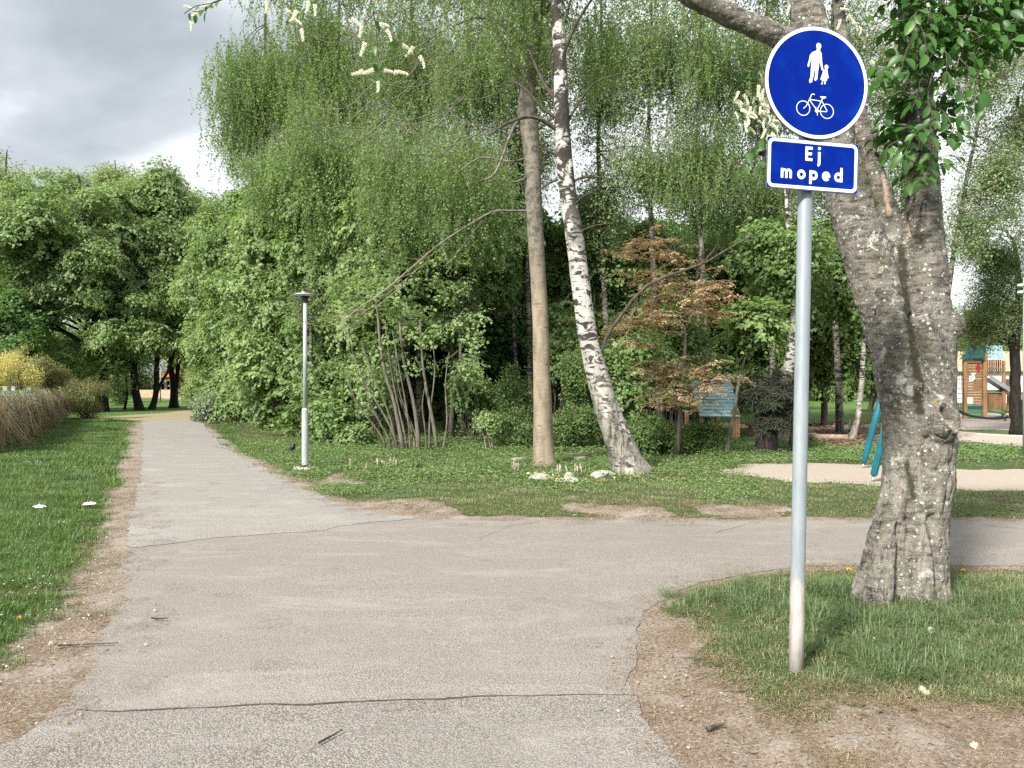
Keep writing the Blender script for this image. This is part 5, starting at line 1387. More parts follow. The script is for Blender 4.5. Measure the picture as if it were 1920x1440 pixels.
# lift each stroke a hair so that none lie in the same plane
pl_ = Vector(ploc(disc)); bm = bmesh.new()
for i, poly in enumerate(bike):
    dp = -.0016 + (i - 80) * .000012 if i >= 80 else -.0016
    bm.faces.new([bm.verts.new(Vector(cD + p[0] * uXr + p[1] * uZr + nF * dp) - pl_) for p in poly])
me = bpy.data.meshes.new('bicycle_symbol'); bm.to_mesh(me); bm.free(); me.materials.append(M['sign_white']); add('bicycle_symbol', me, disc)

def rrect(w, h, r, n=6):
    out = []
    for cx, cy_, a0 in ((w / 2 - r, h / 2 - r, 0), (-w / 2 + r, h / 2 - r, 90), (-w / 2 + r, -h / 2 + r, 180), (w / 2 - r, -h / 2 + r, 270)):
        for i in range(n + 1):
            a = R(a0 + 90 * i / n); out.append((cx + r * math.cos(a), cy_ + r * math.sin(a)))
    return out
cP = P(1524.5, 310, 4.13)
PW, PH = .535, .272
plate = extr('text_plate', cP, rrect(PW, PH, .006), -.004, .018, M['sign_edge'], sg)
multi('blue_corner_film', cP, [rrect(PW - .004, PH - .004, .006)], -.0035, M['sign_blue'], plate)
o_, i_ = rrect(PW - .010, PH - .010, .032), rrect(PW - .044, PH - .044, .018)
multi('white_border', cP, [[o_[j], o_[(j + 1) % len(o_)], i_[(j + 1) % len(i_)], i_[j]] for j in range(len(o_))], -.0025, M['sign_white'], plate)
# letters drawn as strokes, the shapes of the Swedish road alphabet
LW = .0148
def stroke(pts_, w=LW):
    """ribbon polygons along points, mitred"""
    p = np.asarray(pts_, float); d = np.gradient(p, axis=0)
    for i in range(1, len(p) - 1):
        a = p[i] - p[i - 1]; b = p[i + 1] - p[i]; d[i] = a / np.linalg.norm(a) + b / np.linalg.norm(b)
    d /= np.linalg.norm(d, axis=1)[:, None]; n = np.stack([-d[:, 1], d[:, 0]], 1) * w / 2
    return [[p[i] - n[i], p[i + 1] - n[i + 1], p[i + 1] + n[i + 1], p[i] + n[i]] for i in range(len(p) - 1)]
def arc(cx, cy_, r, a0, a1, n=20, ry=None):
    a = np.radians(np.linspace(a0, a1, n)); return np.stack([cx + r * np.cos(a), cy_ + (ry or r) * np.sin(a)], 1)
def letter(ch_, x, y, s_=1.0):
    h = .0515; r = .0245; o = []
    c = (x + r, y + h / 2); ry = h / 2 - LW / 2
    if ch_ == 'o': o = stroke(arc(*c, r - LW / 2, 0, 360, 33, ry)); w = 2 * r
    if ch_ in 'pd':
        o = stroke(arc(c[0], c[1], r - LW / 2, 0, 360, 33, ry)); sx = x + LW / 2 if ch_ == 'p' else x + 2 * r - LW / 2
        o += stroke([(sx, y - .022 if ch_ == 'p' else y), (sx, y + h if ch_ == 'p' else y + .078)]); w = 2 * r
    if ch_ == 'e':
        o = stroke(arc(*c, r - LW / 2, 0, 318, 30, ry)); o += stroke([(x + LW * .6, c[1] - .001), (x + 2 * r - .001, c[1] - .001)], LW * .8); w = 2 * r
    if ch_ == 'm':
        r2 = .0125; w = LW + 4 * r2
        o = stroke([(x + LW / 2, y), (x + LW / 2, y + h)])
        for q in (0, 1):
            x0 = x + LW / 2 + q * 2 * r2
            o += stroke(np.vstack([arc(x0 + r2, y + h - LW / 2 - r2, r2, 180, 0, 14), [(x0 + 2 * r2, y)]]), LW * .92)
    if ch_ == 'E':
        H = .076; w = .042
        o = stroke([(x + LW / 2, y), (x + LW / 2, y + H)])
        for yy, ww in ((LW / 2, w), (H / 2, w * .9), (H - LW / 2, w)): o += stroke([(x, y + yy), (x + ww, y + yy)])
    if ch_ == 'j':
        w = .02; xx = x + w - LW / 2
        o = stroke([(xx, y + h), (xx, y - .008)] + list(arc(xx - .012, y - .009, .012, 0, -75, 8)[1:]))
        o += [[(xx + .0085 * math.cos(a), y + .071 + .0085 * math.sin(a)) for a in np.linspace(0, 6.28, 18)[:-1]]]
    return o, w
def write(word, xs, y, nm):
    for ch_, x in zip(word, xs):
        polys, w = letter(ch_, x, y)
        bm = bmesh.new(); pl2 = Vector(ploc(plate))
        for i, poly in enumerate(polys):
            bm.faces.new([bm.verts.new(Vector(cP + p[0] * uXr + p[1] * uZr + nF * (-.0015 + (i % 37) * .00001)) - pl2) for p in poly])
        me = bpy.data.meshes.new('letter'); bm.to_mesh(me); bm.free(); me.materials.append(M['sign_white']); add('letter', me, plate)
write('Ej', (-.046, .023), .023, 'upper')
write('moped', (-.186, -.091, -.020, .054, .127), -.079, 'lower')
for z in (.10, -.10):      # clamps round the pole
    c = cP + uZ * z + nF * -.03
    V, Q, T = tube(np.array([P(1511, 0, Yp) * [1, 1, 0] + [0, 0, c[2] - .012], P(1511, 0, Yp) * [1, 1, 0] + [0, 0, c[2] + .012]]), .043, 20); obj('clamp', V, [T, Q], M['sign_edge'], sg)
c = cD
for z in (.13, -.18):
    xx = P(1514, 0, Yp)[0]
    V, Q, T = tube(np.array([[xx, Yp, c[2] + z - .012], [xx, Yp, c[2] + z + .012]]), .043, 20); obj('clamp', V, [T, Q], M['sign_edge'], sg)

# ------------------------------------------------------------------ lamp post
Yl = 14.4
lb = P(572, 880, Yl); lb[2] = 0
lp_ = empty('lamp_post', lb, 'slim grey park lamp post with flat round head on the verge', 'street lamp')
def vtube(x, zs, rs, Y, name, mat, parent, k=20, xo=None):
    pts = np.array([[x, Y, z] for z in zs]); 
    V, Q, T = tube(pts, np.array(rs), k); return obj(name, V, [T, Q], mat, parent, smooth=(len(zs) < 4))
x0 = lb[0]; zj = P(0, 765, Yl)[2]; zt = P(0, 566, Yl)[2]
vtube(x0, [-.05, zj - .04, zj - .01, zj], [.062, .062, .05, .042], Yl, 'lower_pole', M['lamp_grey'], lp_)
vtube(x0, [zj - .02, zt], [.040, .034], Yl, 'upper_pole', M['lamp_grey'], lp_)
vtube(x0, [-.02, .045, .05], [.21, .21, .17], Yl, 'base_plate', M['concrete'], lp_)
vtube(x0, [.05, .085], [.075, .075], Yl, 'base_collar', M['black'], lp_)
vtube(x0, [zt - .01, zt + .07, zt + .09, zt + .12], [.055, .055, .075, .09], Yl, 'neck', M['black'], lp_)
zh = zt + .12
hd = vtube(x0 - .01, [zh, zh + .008, zh + .026, zh + .036, zh + .042], [.17, .185, .185, .15, .05], Yl, 'lamp_head', M['lamp_grey'], lp_, 32)
vtube(x0 - .03, [zh + .03, zh + .075], [.045, .03], Yl, 'head_cap', M['lamp_grey'], hd, 16)
vtube(x0, [zh - .012, zh + .002], [.15, .16], Yl, 'diffuser', M['white_wall'], lp_, 32)

# ------------------------------------------------------------------ bird beside it
def bird():
    b = P(546, 852, 17.6); b[2] = 0
    r = empty('bird', (b[0], b[1], 0), 'small black bird standing on the verge left of the lamp post', 'bird')
    s_ = .9
    body = smooth_line([b + [-.16 * s_, 0, .03], b + [-.09 * s_, 0, .065], b + [-.02 * s_, 0, .10], b + [.04 * s_, 0, .15], b + [.06 * s_, 0, .20], b + [.075 * s_, 0, .225], b + [.11 * s_, 0, .22]], 22)
    rr = np.interp(np.linspace(0, 1, 22), [0, .15, .35, .55, .7, .82, .92, 1], [.004, .02, .052, .058, .036, .032, .012, .003])
    V, Q, T = tube(body, rr, 14); obj('body', V, [T, Q], M['bird'], r)
    for dy in (-.02, .02):
        V, Q, T = tube(np.array([b + [.0, dy, .07], b + [.005, dy, -.01]]), .005, 6); obj('leg', V, [T, Q], M['bird'], r)
        V, Q, T = tube(smooth_line([b + [.03, dy * 2.2, .13], b + [-.04, dy * 2.4, .09], b + [-.11, dy * 1.2, .05]], 8), np.array([.012, .022, .026, .024, .02, .014, .008, .003]), 8); obj('wing', V, [T, Q], M['bird'], r)
bird()

# ------------------------------------------------------------------ hedge of dry creeper on posts, left
hA, hB = np.array([-11.7, 16.5]), np.array([-20.7, 35.0]); hd_ = (hB - hA) / np.linalg.norm(hB - hA); hn = np.array([-hd_[1], hd_[0]])
fence = empty('creeper_hedge', (*((hA + hB) / 2), 0), 'low fence overgrown with dry brown creeper along the left lawn', 'hedge')
# shift towards the photographed line
shift = np.array([0.0, 0])
hA = hA + shift; hB = hB + shift
gh = np.random.default_rng(21); LH = np.linalg.norm(hB - hA)
for s_ in np.arange(0, LH, 2.4):
    c = hA + hd_ * s_ + hn * .15
    MB().box((c[0], c[1], .62), (.09, .09, 1.26), bev=.01).build('post', M['wood_grey'], fence)
for z in (.35, .75, 1.12):
    a = hA + hn * .10; b = hB + hn * .10
    V, Q, T = tube(np.array([[*a, z], [*b, z]]), .02, 5); obj('rail', V, [T, Q], M['wood_grey'], fence)
n = 900; s_ = gh.random(n) * LH; off_ = gh.normal(-.05, .13, n); z = gh.uniform(.55, 1.25, n)
pp = hA + hd_ * s_[:, None] + hn * off_[:, None]
scatter('dry_creeper', 'strands', np.column_stack([pp, z]), np.stack([gh.normal(0, .25, n), gh.normal(0, .25, n), gh.uniform(0, 6.28, n)], 1), gh.uniform(.5, 1.0, n), fence)
n = 340; s_ = gh.random(n) * LH; pp = hA + hd_ * s_[:, None] + hn * gh.normal(0, .2, n)[:, None]
scatter('ivy_top', 'grey_leaf', np.column_stack([pp, gh.uniform(.95, 1.35, n)]), rot_to(np.tile([0, 0, 1.], (n, 1)), gh), gh.uniform(.25, .5, n), fence)
n = 330; s_ = gh.random(n) * LH; pp = hA + hd_ * s_[:, None] + hn * gh.normal(-.1, .2, n)[:, None]
scatter('green_creeper', 'olive', np.column_stack([pp, gh.uniform(.7, 1.4, n)]), rot_to(np.tile([0, 0, 1.], (n, 1)), gh), gh.uniform(.15, .35, n), fence)
for k_, (x, Y, lbx) in enumerate([(12, 22.5, 'grey garden post behind the hedge, leftmost in the picture'), (27, 23, 'grey garden post behind the hedge, second from the left edge'), (57, 27, 'grey garden post behind the hedge, below the yellow bush'),
                                (102, 34.5, 'left one of two close pale posts near the hedge end'), (112, 35, 'right one of two close pale posts near the hedge end')]):
    c = P(x, 720, Y); h = EYE - (727 - 720) / F * Y
    o = MB().box((c[0], c[1], h / 2), (.13, .13, h), bev=.015).box((c[0], c[1], h + .017), (.17, .17, .03), bev=.008).build('garden_post', M['concrete'], None)
    props(o, lbx, 'post', 'garden posts behind the hedge')
#@@PLAY
# ------------------------------------------------------------------ playground
# teal swing frame behind the cherry trunk
sw = empty('swing_frame', (*G(1690, 893), 0), 'teal swing frame half hidden behind the cherry trunk', 'swing')
def leg(foot_px, topx, topy, Yf):
    f = np.array([*G(*foot_px), 0]); Yf = f[1]; t = P(topx, topy, Yf)
    d = (t - f) / np.linalg.norm(t - f); a = f + d * .10
    V, Q, T = tube(np.array([f - d * .05, a + d * .02]), .016, 8); ft = None
    l = obj('leg', *(lambda r_: (r_[0], [r_[2], r_[1]]))(tube(np.array([a, a + d * .03, t]), np.array([.03, .055, .055]), 16)), M['teal'], sw)
    obj('foot', V, [T, Q], M['steel'], l)
    # raised ribs along the pole
    mbr = MB(); u = np.cross(d, [0, 1., 0]); u /= np.linalg.norm(u); v = np.cross(d, u)
    for k_ in range(8):
        an = k_ * math.pi / 4; o = (u * math.cos(an) + v * math.sin(an)) * .054; mbr.tube(np.array([a + d * .05 + o, t + o]), .006, 4)
    mbr.build('rib', M['teal'], l)
leg((1617, 878), 1688, 612, 0); leg((1635, 904), 1700, 640, 0); leg((1752, 878), 1690, 612, 0); leg((1760, 904), 1702, 640, 0)
pA = P(1689, 615, G(1617, 878)[1]); pB = P(1701, 643, G(1635, 904)[1])
V, Q, T = tube(np.array([pA, pB]), .05, 12); obj('crossbeam', V, [T, Q], M['teal'], sw)
mS = (pA + pB) / 2
for q in (-.18, .18):
    V, Q, T = tube(np.array([mS + [q * .3, q, 0], mS + [q * .3 - .05, q, -(mS[2] - .5)]]), .008, 5); obj('chain', V, [T, Q], M['rope'], sw)
MB().box(mS + [-.05, 0, -(mS[2] - .48)], (.2, .46, .04), bev=.01).build('seat', M['black'], sw)

# hut with teal slatted roof
def hut():
    Y = 22.0
    r = empty('play_hut', (P(1370, 0, Y)[0], Y, 0), 'small play hut with pale teal board roof behind the yew', 'play hut')
    tl, tr, bl, br = P(1300, 713, Y + 1.1), P(1398, 712, Y + 1.1), P(1312, 781, Y), P(1388, 782, Y)
    tl[0], tr[0] = P(1311, 0, Y)[0], P(1389.5, 0, Y)[0]
    nb = 11
    for i in range(nb):
        t0, t1 = i / nb, (i + .93) / nb
        A = tl * (1 - t0) + bl * t0; B = tr * (1 - t0) + br * t0; C_ = tr * (1 - t1) + br * t1; D_ = tl * (1 - t1) + bl * t1
        up = np.array([0, -.012, .02]); lift = np.array([0, -.02, .012])
        V = [A, B, C_ + lift, D_ + lift, A - up, B - up, C_ - up, D_ - up]
        obj('roof_board', V, [np.array([(0, 1, 2, 3), (7, 6, 5, 4), (0, 4, 5, 1), (1, 5, 6, 2), (2, 6, 7, 3), (3, 7, 4, 0)])], M['teal_light'], r, smooth=False)
    # back slope of the roof
    for i in range(6):
        t0 = i / 6; a = np.array([tl[0], Y + 1.1 + t0 * 1.1, tl[2] - t0 * 1.05]); b = a + [tr[0] - tl[0], 0, 0]
        MB().box((a + b) / 2 + [0, .09, -.08], (b[0] - a[0], .2, .03)).build('roof_board', M['teal_light'], r)
    zt_ = bl[2]
    for x, yy in ((1316, .15), (1378, .15), (1316, 1.9), (1378, 1.9)):
        xx = P(x, 0, Y)[0]; MB().box((xx, Y + yy, (zt_ + .1) / 2), (.12, .12, zt_ + .1), bev=.01).build('post', M['wood'], r)
    for k_ in range(4):
        xx = P(1373 + k_ * 4.3, 0, Y)[0]; MB().box((xx, Y + .05, .42), (.055, .03, .84)).build('board', M['wood'], r)
    MB().box((P(1347, 0, Y)[0], Y + .25, .45), (.85, .3, .05)).build('bench', M['wood_grey'], r)
hut()

# sandpit edge, timbers and tipped handles
sp_ = empty('sandpit', (P(1590, 0, 28)[0], 28, 0), 'timber edged sandpit beyond the mulch', 'sandpit')
def hbox(x0_, x1_, yt, yb, Y, name, mat, parent, dy=.1):
    a = P(x0_, yt, Y); b = P(x1_, yb, Y); 
    return MB().box(((a[0] + b[0]) / 2, Y, (a[2] + b[2]) / 2), (b[0] - a[0], dy, a[2] - b[2]), bev=.01).build(name, mat, parent)
hbox(1510, 1760, 811, 818, 24, 'edge_board', M['bark'], sp_)
hbox(1505, 1760, 800.5, 802.5, 29, 'edge_board', M['wood_grey'], sp_)
hbox(1518, 1530, 812, 825, 23, 'block', M['wood_grey'], sp_, .25); hbox(1562, 1569, 794, 801, 29, 'block', M['wood'], sp_, .2)
hbox(1620, 1640, 820, 833, 21.8, 'block', M['bark'], sp_, .25)
sheet('sand', np.array([[P(1508, 0, 24.1)[0], 24.1], [P(1764, 0, 24.1)[0], 24.1], [P(1764, 0, 28.9)[0], 28.9], [P(1505, 0, 28.9)[0], 28.9]]), .02, M['sand'])
lg = empty('timber_log', (P(1550, 0, 22.4)[0], 22.4, 0), 'long grey log lying on the mulch in front of the sandpit', 'log')
V, Q, T = tube(np.array([P(1508, 828.5, 22.0), P(1590, 830, 21.6)]) * [1, 1, 0] + [[0, 0, .09], [0, 0, .09]], .09, 12); obj('log', V, [T, Q], M['wood_grey'], lg)
ss_ = empty('digger_toy', (P(1580, 0, 26)[0], 26, 0), 'grey metal sand digger arm standing in the sandpit', 'play equipment')
V, Q, T = tube(np.array([P(1560, 810, 26), P(1568, 804, 26), P(1592, 797, 26)]), .03, 6); obj('arm', V, [T, Q], M['steel'], ss_)
V, Q, T = tube(np.array([P(1594, 803, 26), P(1592, 786, 26)]), .02, 6); obj('handle', V, [T, Q], M['steel'], ss_)
V, Q, T = tube(np.array([P(1564, 813, 26), P(1595, 799, 26.1)]), .02, 6); obj('strut', V, [T, Q], M['steel'], ss_)
MB().box(P(1563, 812, 26) + [0, 0, -.03], (.3, .25, .06)).build('bucket', M['steel'], ss_)
# low posts left of the sign post
for k_, (x, y1, y0_, Y, lbx) in enumerate([(1484, 800, 848, 18.0, 'short leaning wooden stake just left of the sign post'), (1360, 0, 0, 0, '')][:1]):
    a = P(x + 3, y1, Y); b = P(x - 4, y0_, Y); b[2] = -.03
    V, Q, T = tube(np.array([b, a]), .05, 8); o = obj('wooden_stake', V, [T, Q], M['bark_stem']); props(o, lbx, 'stake')
# benches at the lawn edge behind the trunk of the yew
bn = empty('picnic_bench', (P(1410, 0, 27)[0], 27, 0), 'low dark bench on the lawn behind the yew trunk', 'bench')
hbox(1402, 1424, 796, 799, 27, 'seat', M['bark'], bn, .4); hbox(1405, 1408, 799, 806, 27, 'leg', M['bark'], bn); hbox(1419, 1422, 799, 806, 27, 'leg', M['bark'], bn)

# play tower with slide
def tower():
    Y = 35.0
    r = empty('play_tower', (P(1830, 0, Y)[0], Y, 0), 'wooden play tower with teal roof, green base and metal slide', 'play tower')
    def post(x, yt, yb, dY, w=7, mat='wood', nm='post'):
        a = P(x, yt, Y + dY); b = P(x, yb, Y + dY); b[2] = min(b[2], -.02) if nm == 'post' else b[2]; s_ = w * Y / F
        MB().box(((a[0]), Y + dY, (a[2] + b[2]) / 2), (s_, s_, a[2] - b[2]), bev=.02).build(nm, M[mat], r)
    post(1809, 664, 786, 0); post(1846, 660, 790, 0, 7.5); post(1809, 664, 786, 1.4); post(1882, 700, 788, 0, 6); post(1846, 664, 786, 1.4); post(1882, 676, 786, 1.4, 5); post(1895, 700, 780, .8, 5)
    x0_, x1_ = 1813, 1843; n_ = 17   # board wall with a window
    for i in range(n_):
        yt = 674 + i * (761 - 674) / n_; yb = yt + (761 - 674) / n_ - .45
        segs = [(x0_, x1_)]
        if 696 < yt < 712: segs = [(x0_, 1817), (1829, x1_)]
        if yt > 742: segs = [(1825, x1_)]
        for a, b in segs: hb(a, b, yt, yb, Y + .06, 'wall_board', 'wood_board', r)
    hb(x0_, x1_, 761, 768, Y + .04, 'panel', 'teal', r); hb(x0_, x1_, 768.4, 777, Y + .04, 'panel', 'green_paint', r); hb(x0_, x1_, 777.5, 787, Y + .04, 'panel', 'green_paint', r)
    a = P(1835, 689, Y - .02); s_ = Y / F   # red diamond
    V = [a + [0, 0, 8 * s_], a + [4.5 * s_, 0, 0], a + [0, 0, -8 * s_], a + [-4.5 * s_, 0, 0]]; V = np.array(V + [v + np.array([0, .05, 0]) for v in V])
    obj('diamond', V, [np.array([(0, 1, 2, 3), (7, 6, 5, 4), (0, 4, 5, 1), (1, 5, 6, 2), (2, 6, 7, 3), (3, 7, 4, 0)])], M['red_paint'], r, smooth=False)
    hb(1820, 1829, 699, 702, Y - .01, 'shutter', 'white_wall', r); hb(1821, 1827, 702, 713, Y - .01, 'shutter', 'white_wall', r)
    # roof: gable with swept dark teal front, light teal side
    ap = P(1822, 648, Y)[2]; ev = P(0, 672, Y)[2]; xl = P(1799, 0, Y)[0]; xm = P(1824, 0, Y)[0]; xr_ = P(1850, 0, Y)[0]
    def roofbit(V, mat, nm='roof'):
        V = np.array(V, float); m = len(V) // 2; q = [tuple(range(m)), tuple(range(2 * m - 1, m - 1, -1))]
        bm = bmesh.new(); vs = [bm.verts.new(v - ploc(r)) for v in V]
        for f in q: bm.faces.new([vs[i] for i in f])
        for i in range(m): bm.faces.new((vs[i], vs[m + i], vs[m + (i + 1) % m], vs[(i + 1) % m]))
        bmesh.ops.recalc_face_normals(bm, faces=bm.faces); me = bpy.data.meshes.new(nm); bm.to_mesh(me); bm.free(); me.materials.append(M[mat]); add(nm, me, r)
    pr = [(1797, 675), (1806, 666), (1812, 655), (1816, 648), (1846, 648), (1848, 672), (1815, 672), (1806, 672)]
    roofbit([P(x, y, Y - .25) for x, y in pr] + [P(x, y, Y - .2) for x, y in pr], 'teal')
    hb(1815, 1844, 671, 674, Y - .05, 'beam', 'teal', r)
    for i in range(9):
        yt = 648 + i * 2.9; x2 = 1878 + i * .9; x1b = 1848 + i * .35
        hb(x1b, x2, yt, yt + 2.6, Y + 1.0 - i * .12, 'roof_board', 'teal_light', r, .06)
    for i in range(7):  # coloured battens under the side roof
        hb(1851 + i * 4, 1853 + i * 4, 675, 700, Y + .3, 'batten', ['wood', 'red_paint', 'bark', 'wood_grey', 'red_paint', 'bark', 'wood'][i], r, .04)
    hb(1848, 1880, 731, 735.5, Y + .2, 'rail', 'green_paint', r, .12); hb(1848, 1880, 689, 692, Y + .25, 'rail', 'green_paint', r, .1)
    for i in range(9): hb(1850 + i * 3.5, 1852.6 + i * 3.5, 735.8, 768, Y + .25, 'slat', 'wood', r, .04)
    a, b = P(1850, 768, Y + .1), P(1884, 775, Y - .2); V, Q, T = tube(np.array([a, b]), .07, 8); obj('log_step', V, [T, Q], M['green_paint'], r)
    a, b = P(1884, 769, Y - .1), P(1925, 777, Y - .3); V, Q, T = tube(np.array([a, b]), .07, 8); obj('log_step', V, [T, Q], M['green_paint'], r)
    for i in range(8): hb(1888 + i * 4.5, 1891 + i * 4.5, 735, 775, Y + .5, 'slat', 'wood', r, .04)
    # slide: trough with side walls
    A, B = P(1856, 711, Y - .25), P(1945, 768, Y - .25)
    for (dx, dz, nm) in ((0, 0, 'slide_side'), (.0, .0, 'slide_bed'), (0, 0, 'slide_side')): pass
    for q, hh, nm in ((0, .22, 'slide_side'), (.5, .22, 'slide_side')):
        V = np.array([A + [0, q, 0], B + [0, q, 0], B + [0, q, hh], A + [0, q, hh]]); V = np.vstack([V, V + [0, .03, 0]])
        obj(nm, V, [np.array([(0, 1, 2, 3), (7, 6, 5, 4), (0, 4, 5, 1), (1, 5, 6, 2), (2, 6, 7, 3), (3, 7, 4, 0)])], M['steel'], r, smooth=False)
    V = np.array([A + [0, .03, .04], B + [0, .03, .04], B + [0, .5, .04], A + [0, .5, .04]]); V = np.vstack([V, V - [0, 0, .03]])
    obj('slide_bed', V, [np.array([(3, 2, 1, 0), (4, 5, 6, 7), (0, 1, 5, 4), (1, 2, 6, 5), (2, 3, 7, 6), (3, 0, 4, 7)])], M['steel'], r, smooth=False)
    # climbing net on the left
    mb = MB()
    for i in range(4): mb.tube(np.array([P(1795 + i * 4, 696, Y), P(1793 + i * 4.2, 775, Y - .3)]), .012, 4)
    for i in range(8): mb.tube(np.array([P(1793, 702 + i * 9, Y - .1), P(1809, 702 + i * 9, Y - .05)]), .012, 4)
    mb.build('net', M['rope'], r)
    V, Q, T = tube(np.array([P(1790, 697, Y), P(1810, 697, Y)]), .03, 6); obj('rail', V, [T, Q], M['wood_grey'], r)
def hb(x0_, x1_, yt, yb, Y, nm, mat, r, dy=.05):
    a = P(x0_, yt, Y); b = P(x1_, yb, Y); MB().box(((a[0] + b[0]) / 2, Y, (a[2] + b[2]) / 2), (b[0] - a[0], dy, a[2] - b[2])).build(nm, M[mat], r)
tower()
br_ = empty('rope_bridge', (P(1850, 0, 33)[0], 33, 0), 'low dark rope walkway strung in front of the play tower', 'play equipment')
V, Q, T = tube(smooth_line([P(1796, 769, 33), P(1810, 777, 33), P(1840, 783, 33), P(1870, 785, 33), P(1890, 782, 33)], 14), .05, 6); obj('rope', V, [T, Q], M['rope'], br_)
V, Q, T = tube(smooth_line([P(1796, 768, 33.4), P(1820, 779, 33.4), P(1850, 784, 33.4), P(1890, 780, 33.4)], 14), .04, 6); obj('rope', V, [T, Q], M['rope'], br_)
for x, yt in ((1796, 766), (1890, 778)): 
    a = P(x, yt, 33); V, Q, T = tube(np.array([[a[0], 33.2, -.02], [a[0], 33.2, a[2]]]), .06, 8); obj('post', V, [T, Q], M['wood'], br_)
# lawn island in the paving, with kerb
isl = np.array([P(1885, 0, 1)[0] * 24.2 + 2.0 * math.cos(a) if False else 0 for a in [0]])
ic = np.array([P(1893, 0, 24.6)[0], 24.8]); ia = np.linspace(0, 2 * np.pi, 40, endpoint=False)
ipoly = ic + np.stack([1.35 * np.cos(ia), 1.9 * np.sin(ia)], 1)
sheet('lawn_island', ipoly, .016, speckle('island_grass', (0.04, 0.075, 0.02), (0.09, 0.14, 0.04), (0.10, 0.10, 0.045), 20, 2))
mb = MB(); mb.tube(np.column_stack([closed(ipoly), np.full(41, .02)]), .04, 6, caps=False); k_o = mb.build('kerb', M['concrete']); props(k_o, kind='structure')
# pole with floodlights at the right edge
fp = empty('floodlight_pole', (P(1923, 0, 16.4)[0], 16.4, 0), 'grey pole with small white floodlights cut by the right edge', 'lamp post')
xx = P(1923, 0, 16.4)[0]
vtube(xx, [-.05, P(0, 520, 16.4)[2]], [.055, .045], 16.4, 'pole', M['lamp_grey'], fp)
for y_ in (535, 548):
    c = P(1913, y_, 16.3); MB().box(c, (.07, .12, .06), bev=.015).build('floodlight', M['white_wall'], fp)
    V, Q, T = tube(np.array([c, [xx, 16.4, c[2] + .04]]), .012, 6); obj('bracket', V, [T, Q], M['lamp_grey'], fp)

# ------------------------------------------------------------------ far buildings
def house(name, label, x0_, x1_, y_eave, y_ridge, Y, wall, roof, nwin, dep=8):
    a = P(x0_, y_eave, Y); b = P(x1_, y_eave, Y); zr = P(0, y_ridge, Y)[2]; cx = (a[0] + b[0]) / 2
    r = empty(name, (cx, Y, 0), label, 'house')
    MB().box((cx, Y + dep / 2, a[2] / 2), (b[0] - a[0], dep, a[2])).build('wall', M[wall], r)
    o = .4; V = [(a[0] - o, Y - o, a[2] - .1), (b[0] + o, Y - o, a[2] - .1), (b[0] + o, Y + dep / 2, zr), (a[0] - o, Y + dep / 2, zr), (a[0] - o, Y + dep + o, a[2] - .1), (b[0] + o, Y + dep + o, a[2] - .1)]
    obj('roof', V, [np.array([(0, 1, 2, 3), (3, 2, 5, 4), (0, 4, 5, 1)]), np.array([(0, 3, 4), (1, 5, 2)])], M[roof], r, smooth=False)
    for i in range(nwin):
        wx = a[0] + (b[0] - a[0]) * (i + .5) / nwin
        f = MB().box((wx, Y - .03, a[2] * .55), (1.3, .08, 1.2)).build('window', M['white_wall'], r)
        MB().box((wx, Y - .08, a[2] * .55), (1.1, .03, 1.0)).build('pane', M['glass'], f)
house('brick_house', 'small red brick house beyond the bend seen between dark trunks', 296, 326, 706, 690, 110, 'orange_brick', 'orange_brick', 3)
house('brick_house', 'orange roofed house behind the play tower', 1745, 2050, 694, 655, 62, 'white_wall', 'pale_brick', 5)
wl_o = MB().box((P(288, 0, 92)[0], 92, .45), (4.6, .3, .9)).build('garden_wall', M['pale_brick']); props(wl_o, 'low pinkish wall beyond the far path', 'wall')
fl = empty('lamp_post', (P(301, 0, 70)[0], 70, 0), 'distant thin lamp post between the dark trunks at the bend', 'street lamp')
vtube(P(301, 0, 70)[0], [-.02, 3.4], [.06, .05], 70, 'pole', M['lamp_grey'], fl, 8); vtube(P(301, 0, 70)[0], [3.4, 3.45, 3.55], [.3, .3, .1], 70, 'lamp_head', M['lamp_grey'], fl, 12)
# far trees, each its own
g3 = np.random.default_rng(33)
FT = [(-160, 90), (-60, 95), (60, 100), (150, 105), (235, 112), (345, 115), (420, 100), (520, 90), (640, 80), (760, 85), (880, 78), (1000, 84), (1110, 80), (1230, 86), (1370, 72), (1460, 78), (1560, 70), (1650, 82), (1740, 90), (1850, 95), (1960, 88), (2080, 80)]
NB2 = ['beyond the left edge', 'behind the yellow bush', 'behind the hedge and olive bush', 'behind the big left maple', 'behind the sapling at the bend', 'behind the twin trunk at the bend', 'behind the far end of the wood edge',
       'far behind the broad sunlit maple', 'far behind the lamp post', 'far behind the leaning stems', 'far behind the curved bare branch', 'far behind the smooth trunk', 'far behind the white birch', 'far behind the beech bush',
       'far behind the teal hut', 'far behind the yew', 'across the lawn right of the sign post', 'across the lawn left of the cherry trunk', 'far behind the cherry trunk', 'behind the orange roofed house', 'behind the slide at the right edge', 'beyond the right edge']
for i, ((x, Y), nb) in enumerate(zip(FT, NB2)):
    h = 130 if 1340 < x < 1700 else (105 if x < 480 else 120)
    yc = 700 - h * .45
    tree('distant_tree', 'distant hazy green tree ' + nb, 'tree', Y, [(x, 720 + EYE * F / Y), (x + 2, 690), (x, 640)], [8, 6, 3],
         [(x, yc, 62, h * .5), (x + 12, 715, 62, 26)], ('maple_far' if (i % 3 and not 100 < x < 430) else 'pale_far'), 330, 'bark', limbs=5, twigs=1, seed=200 + i, shell=.1, scl=(1.1, 2.0), k=6, gaps=.12, gscale=.4)

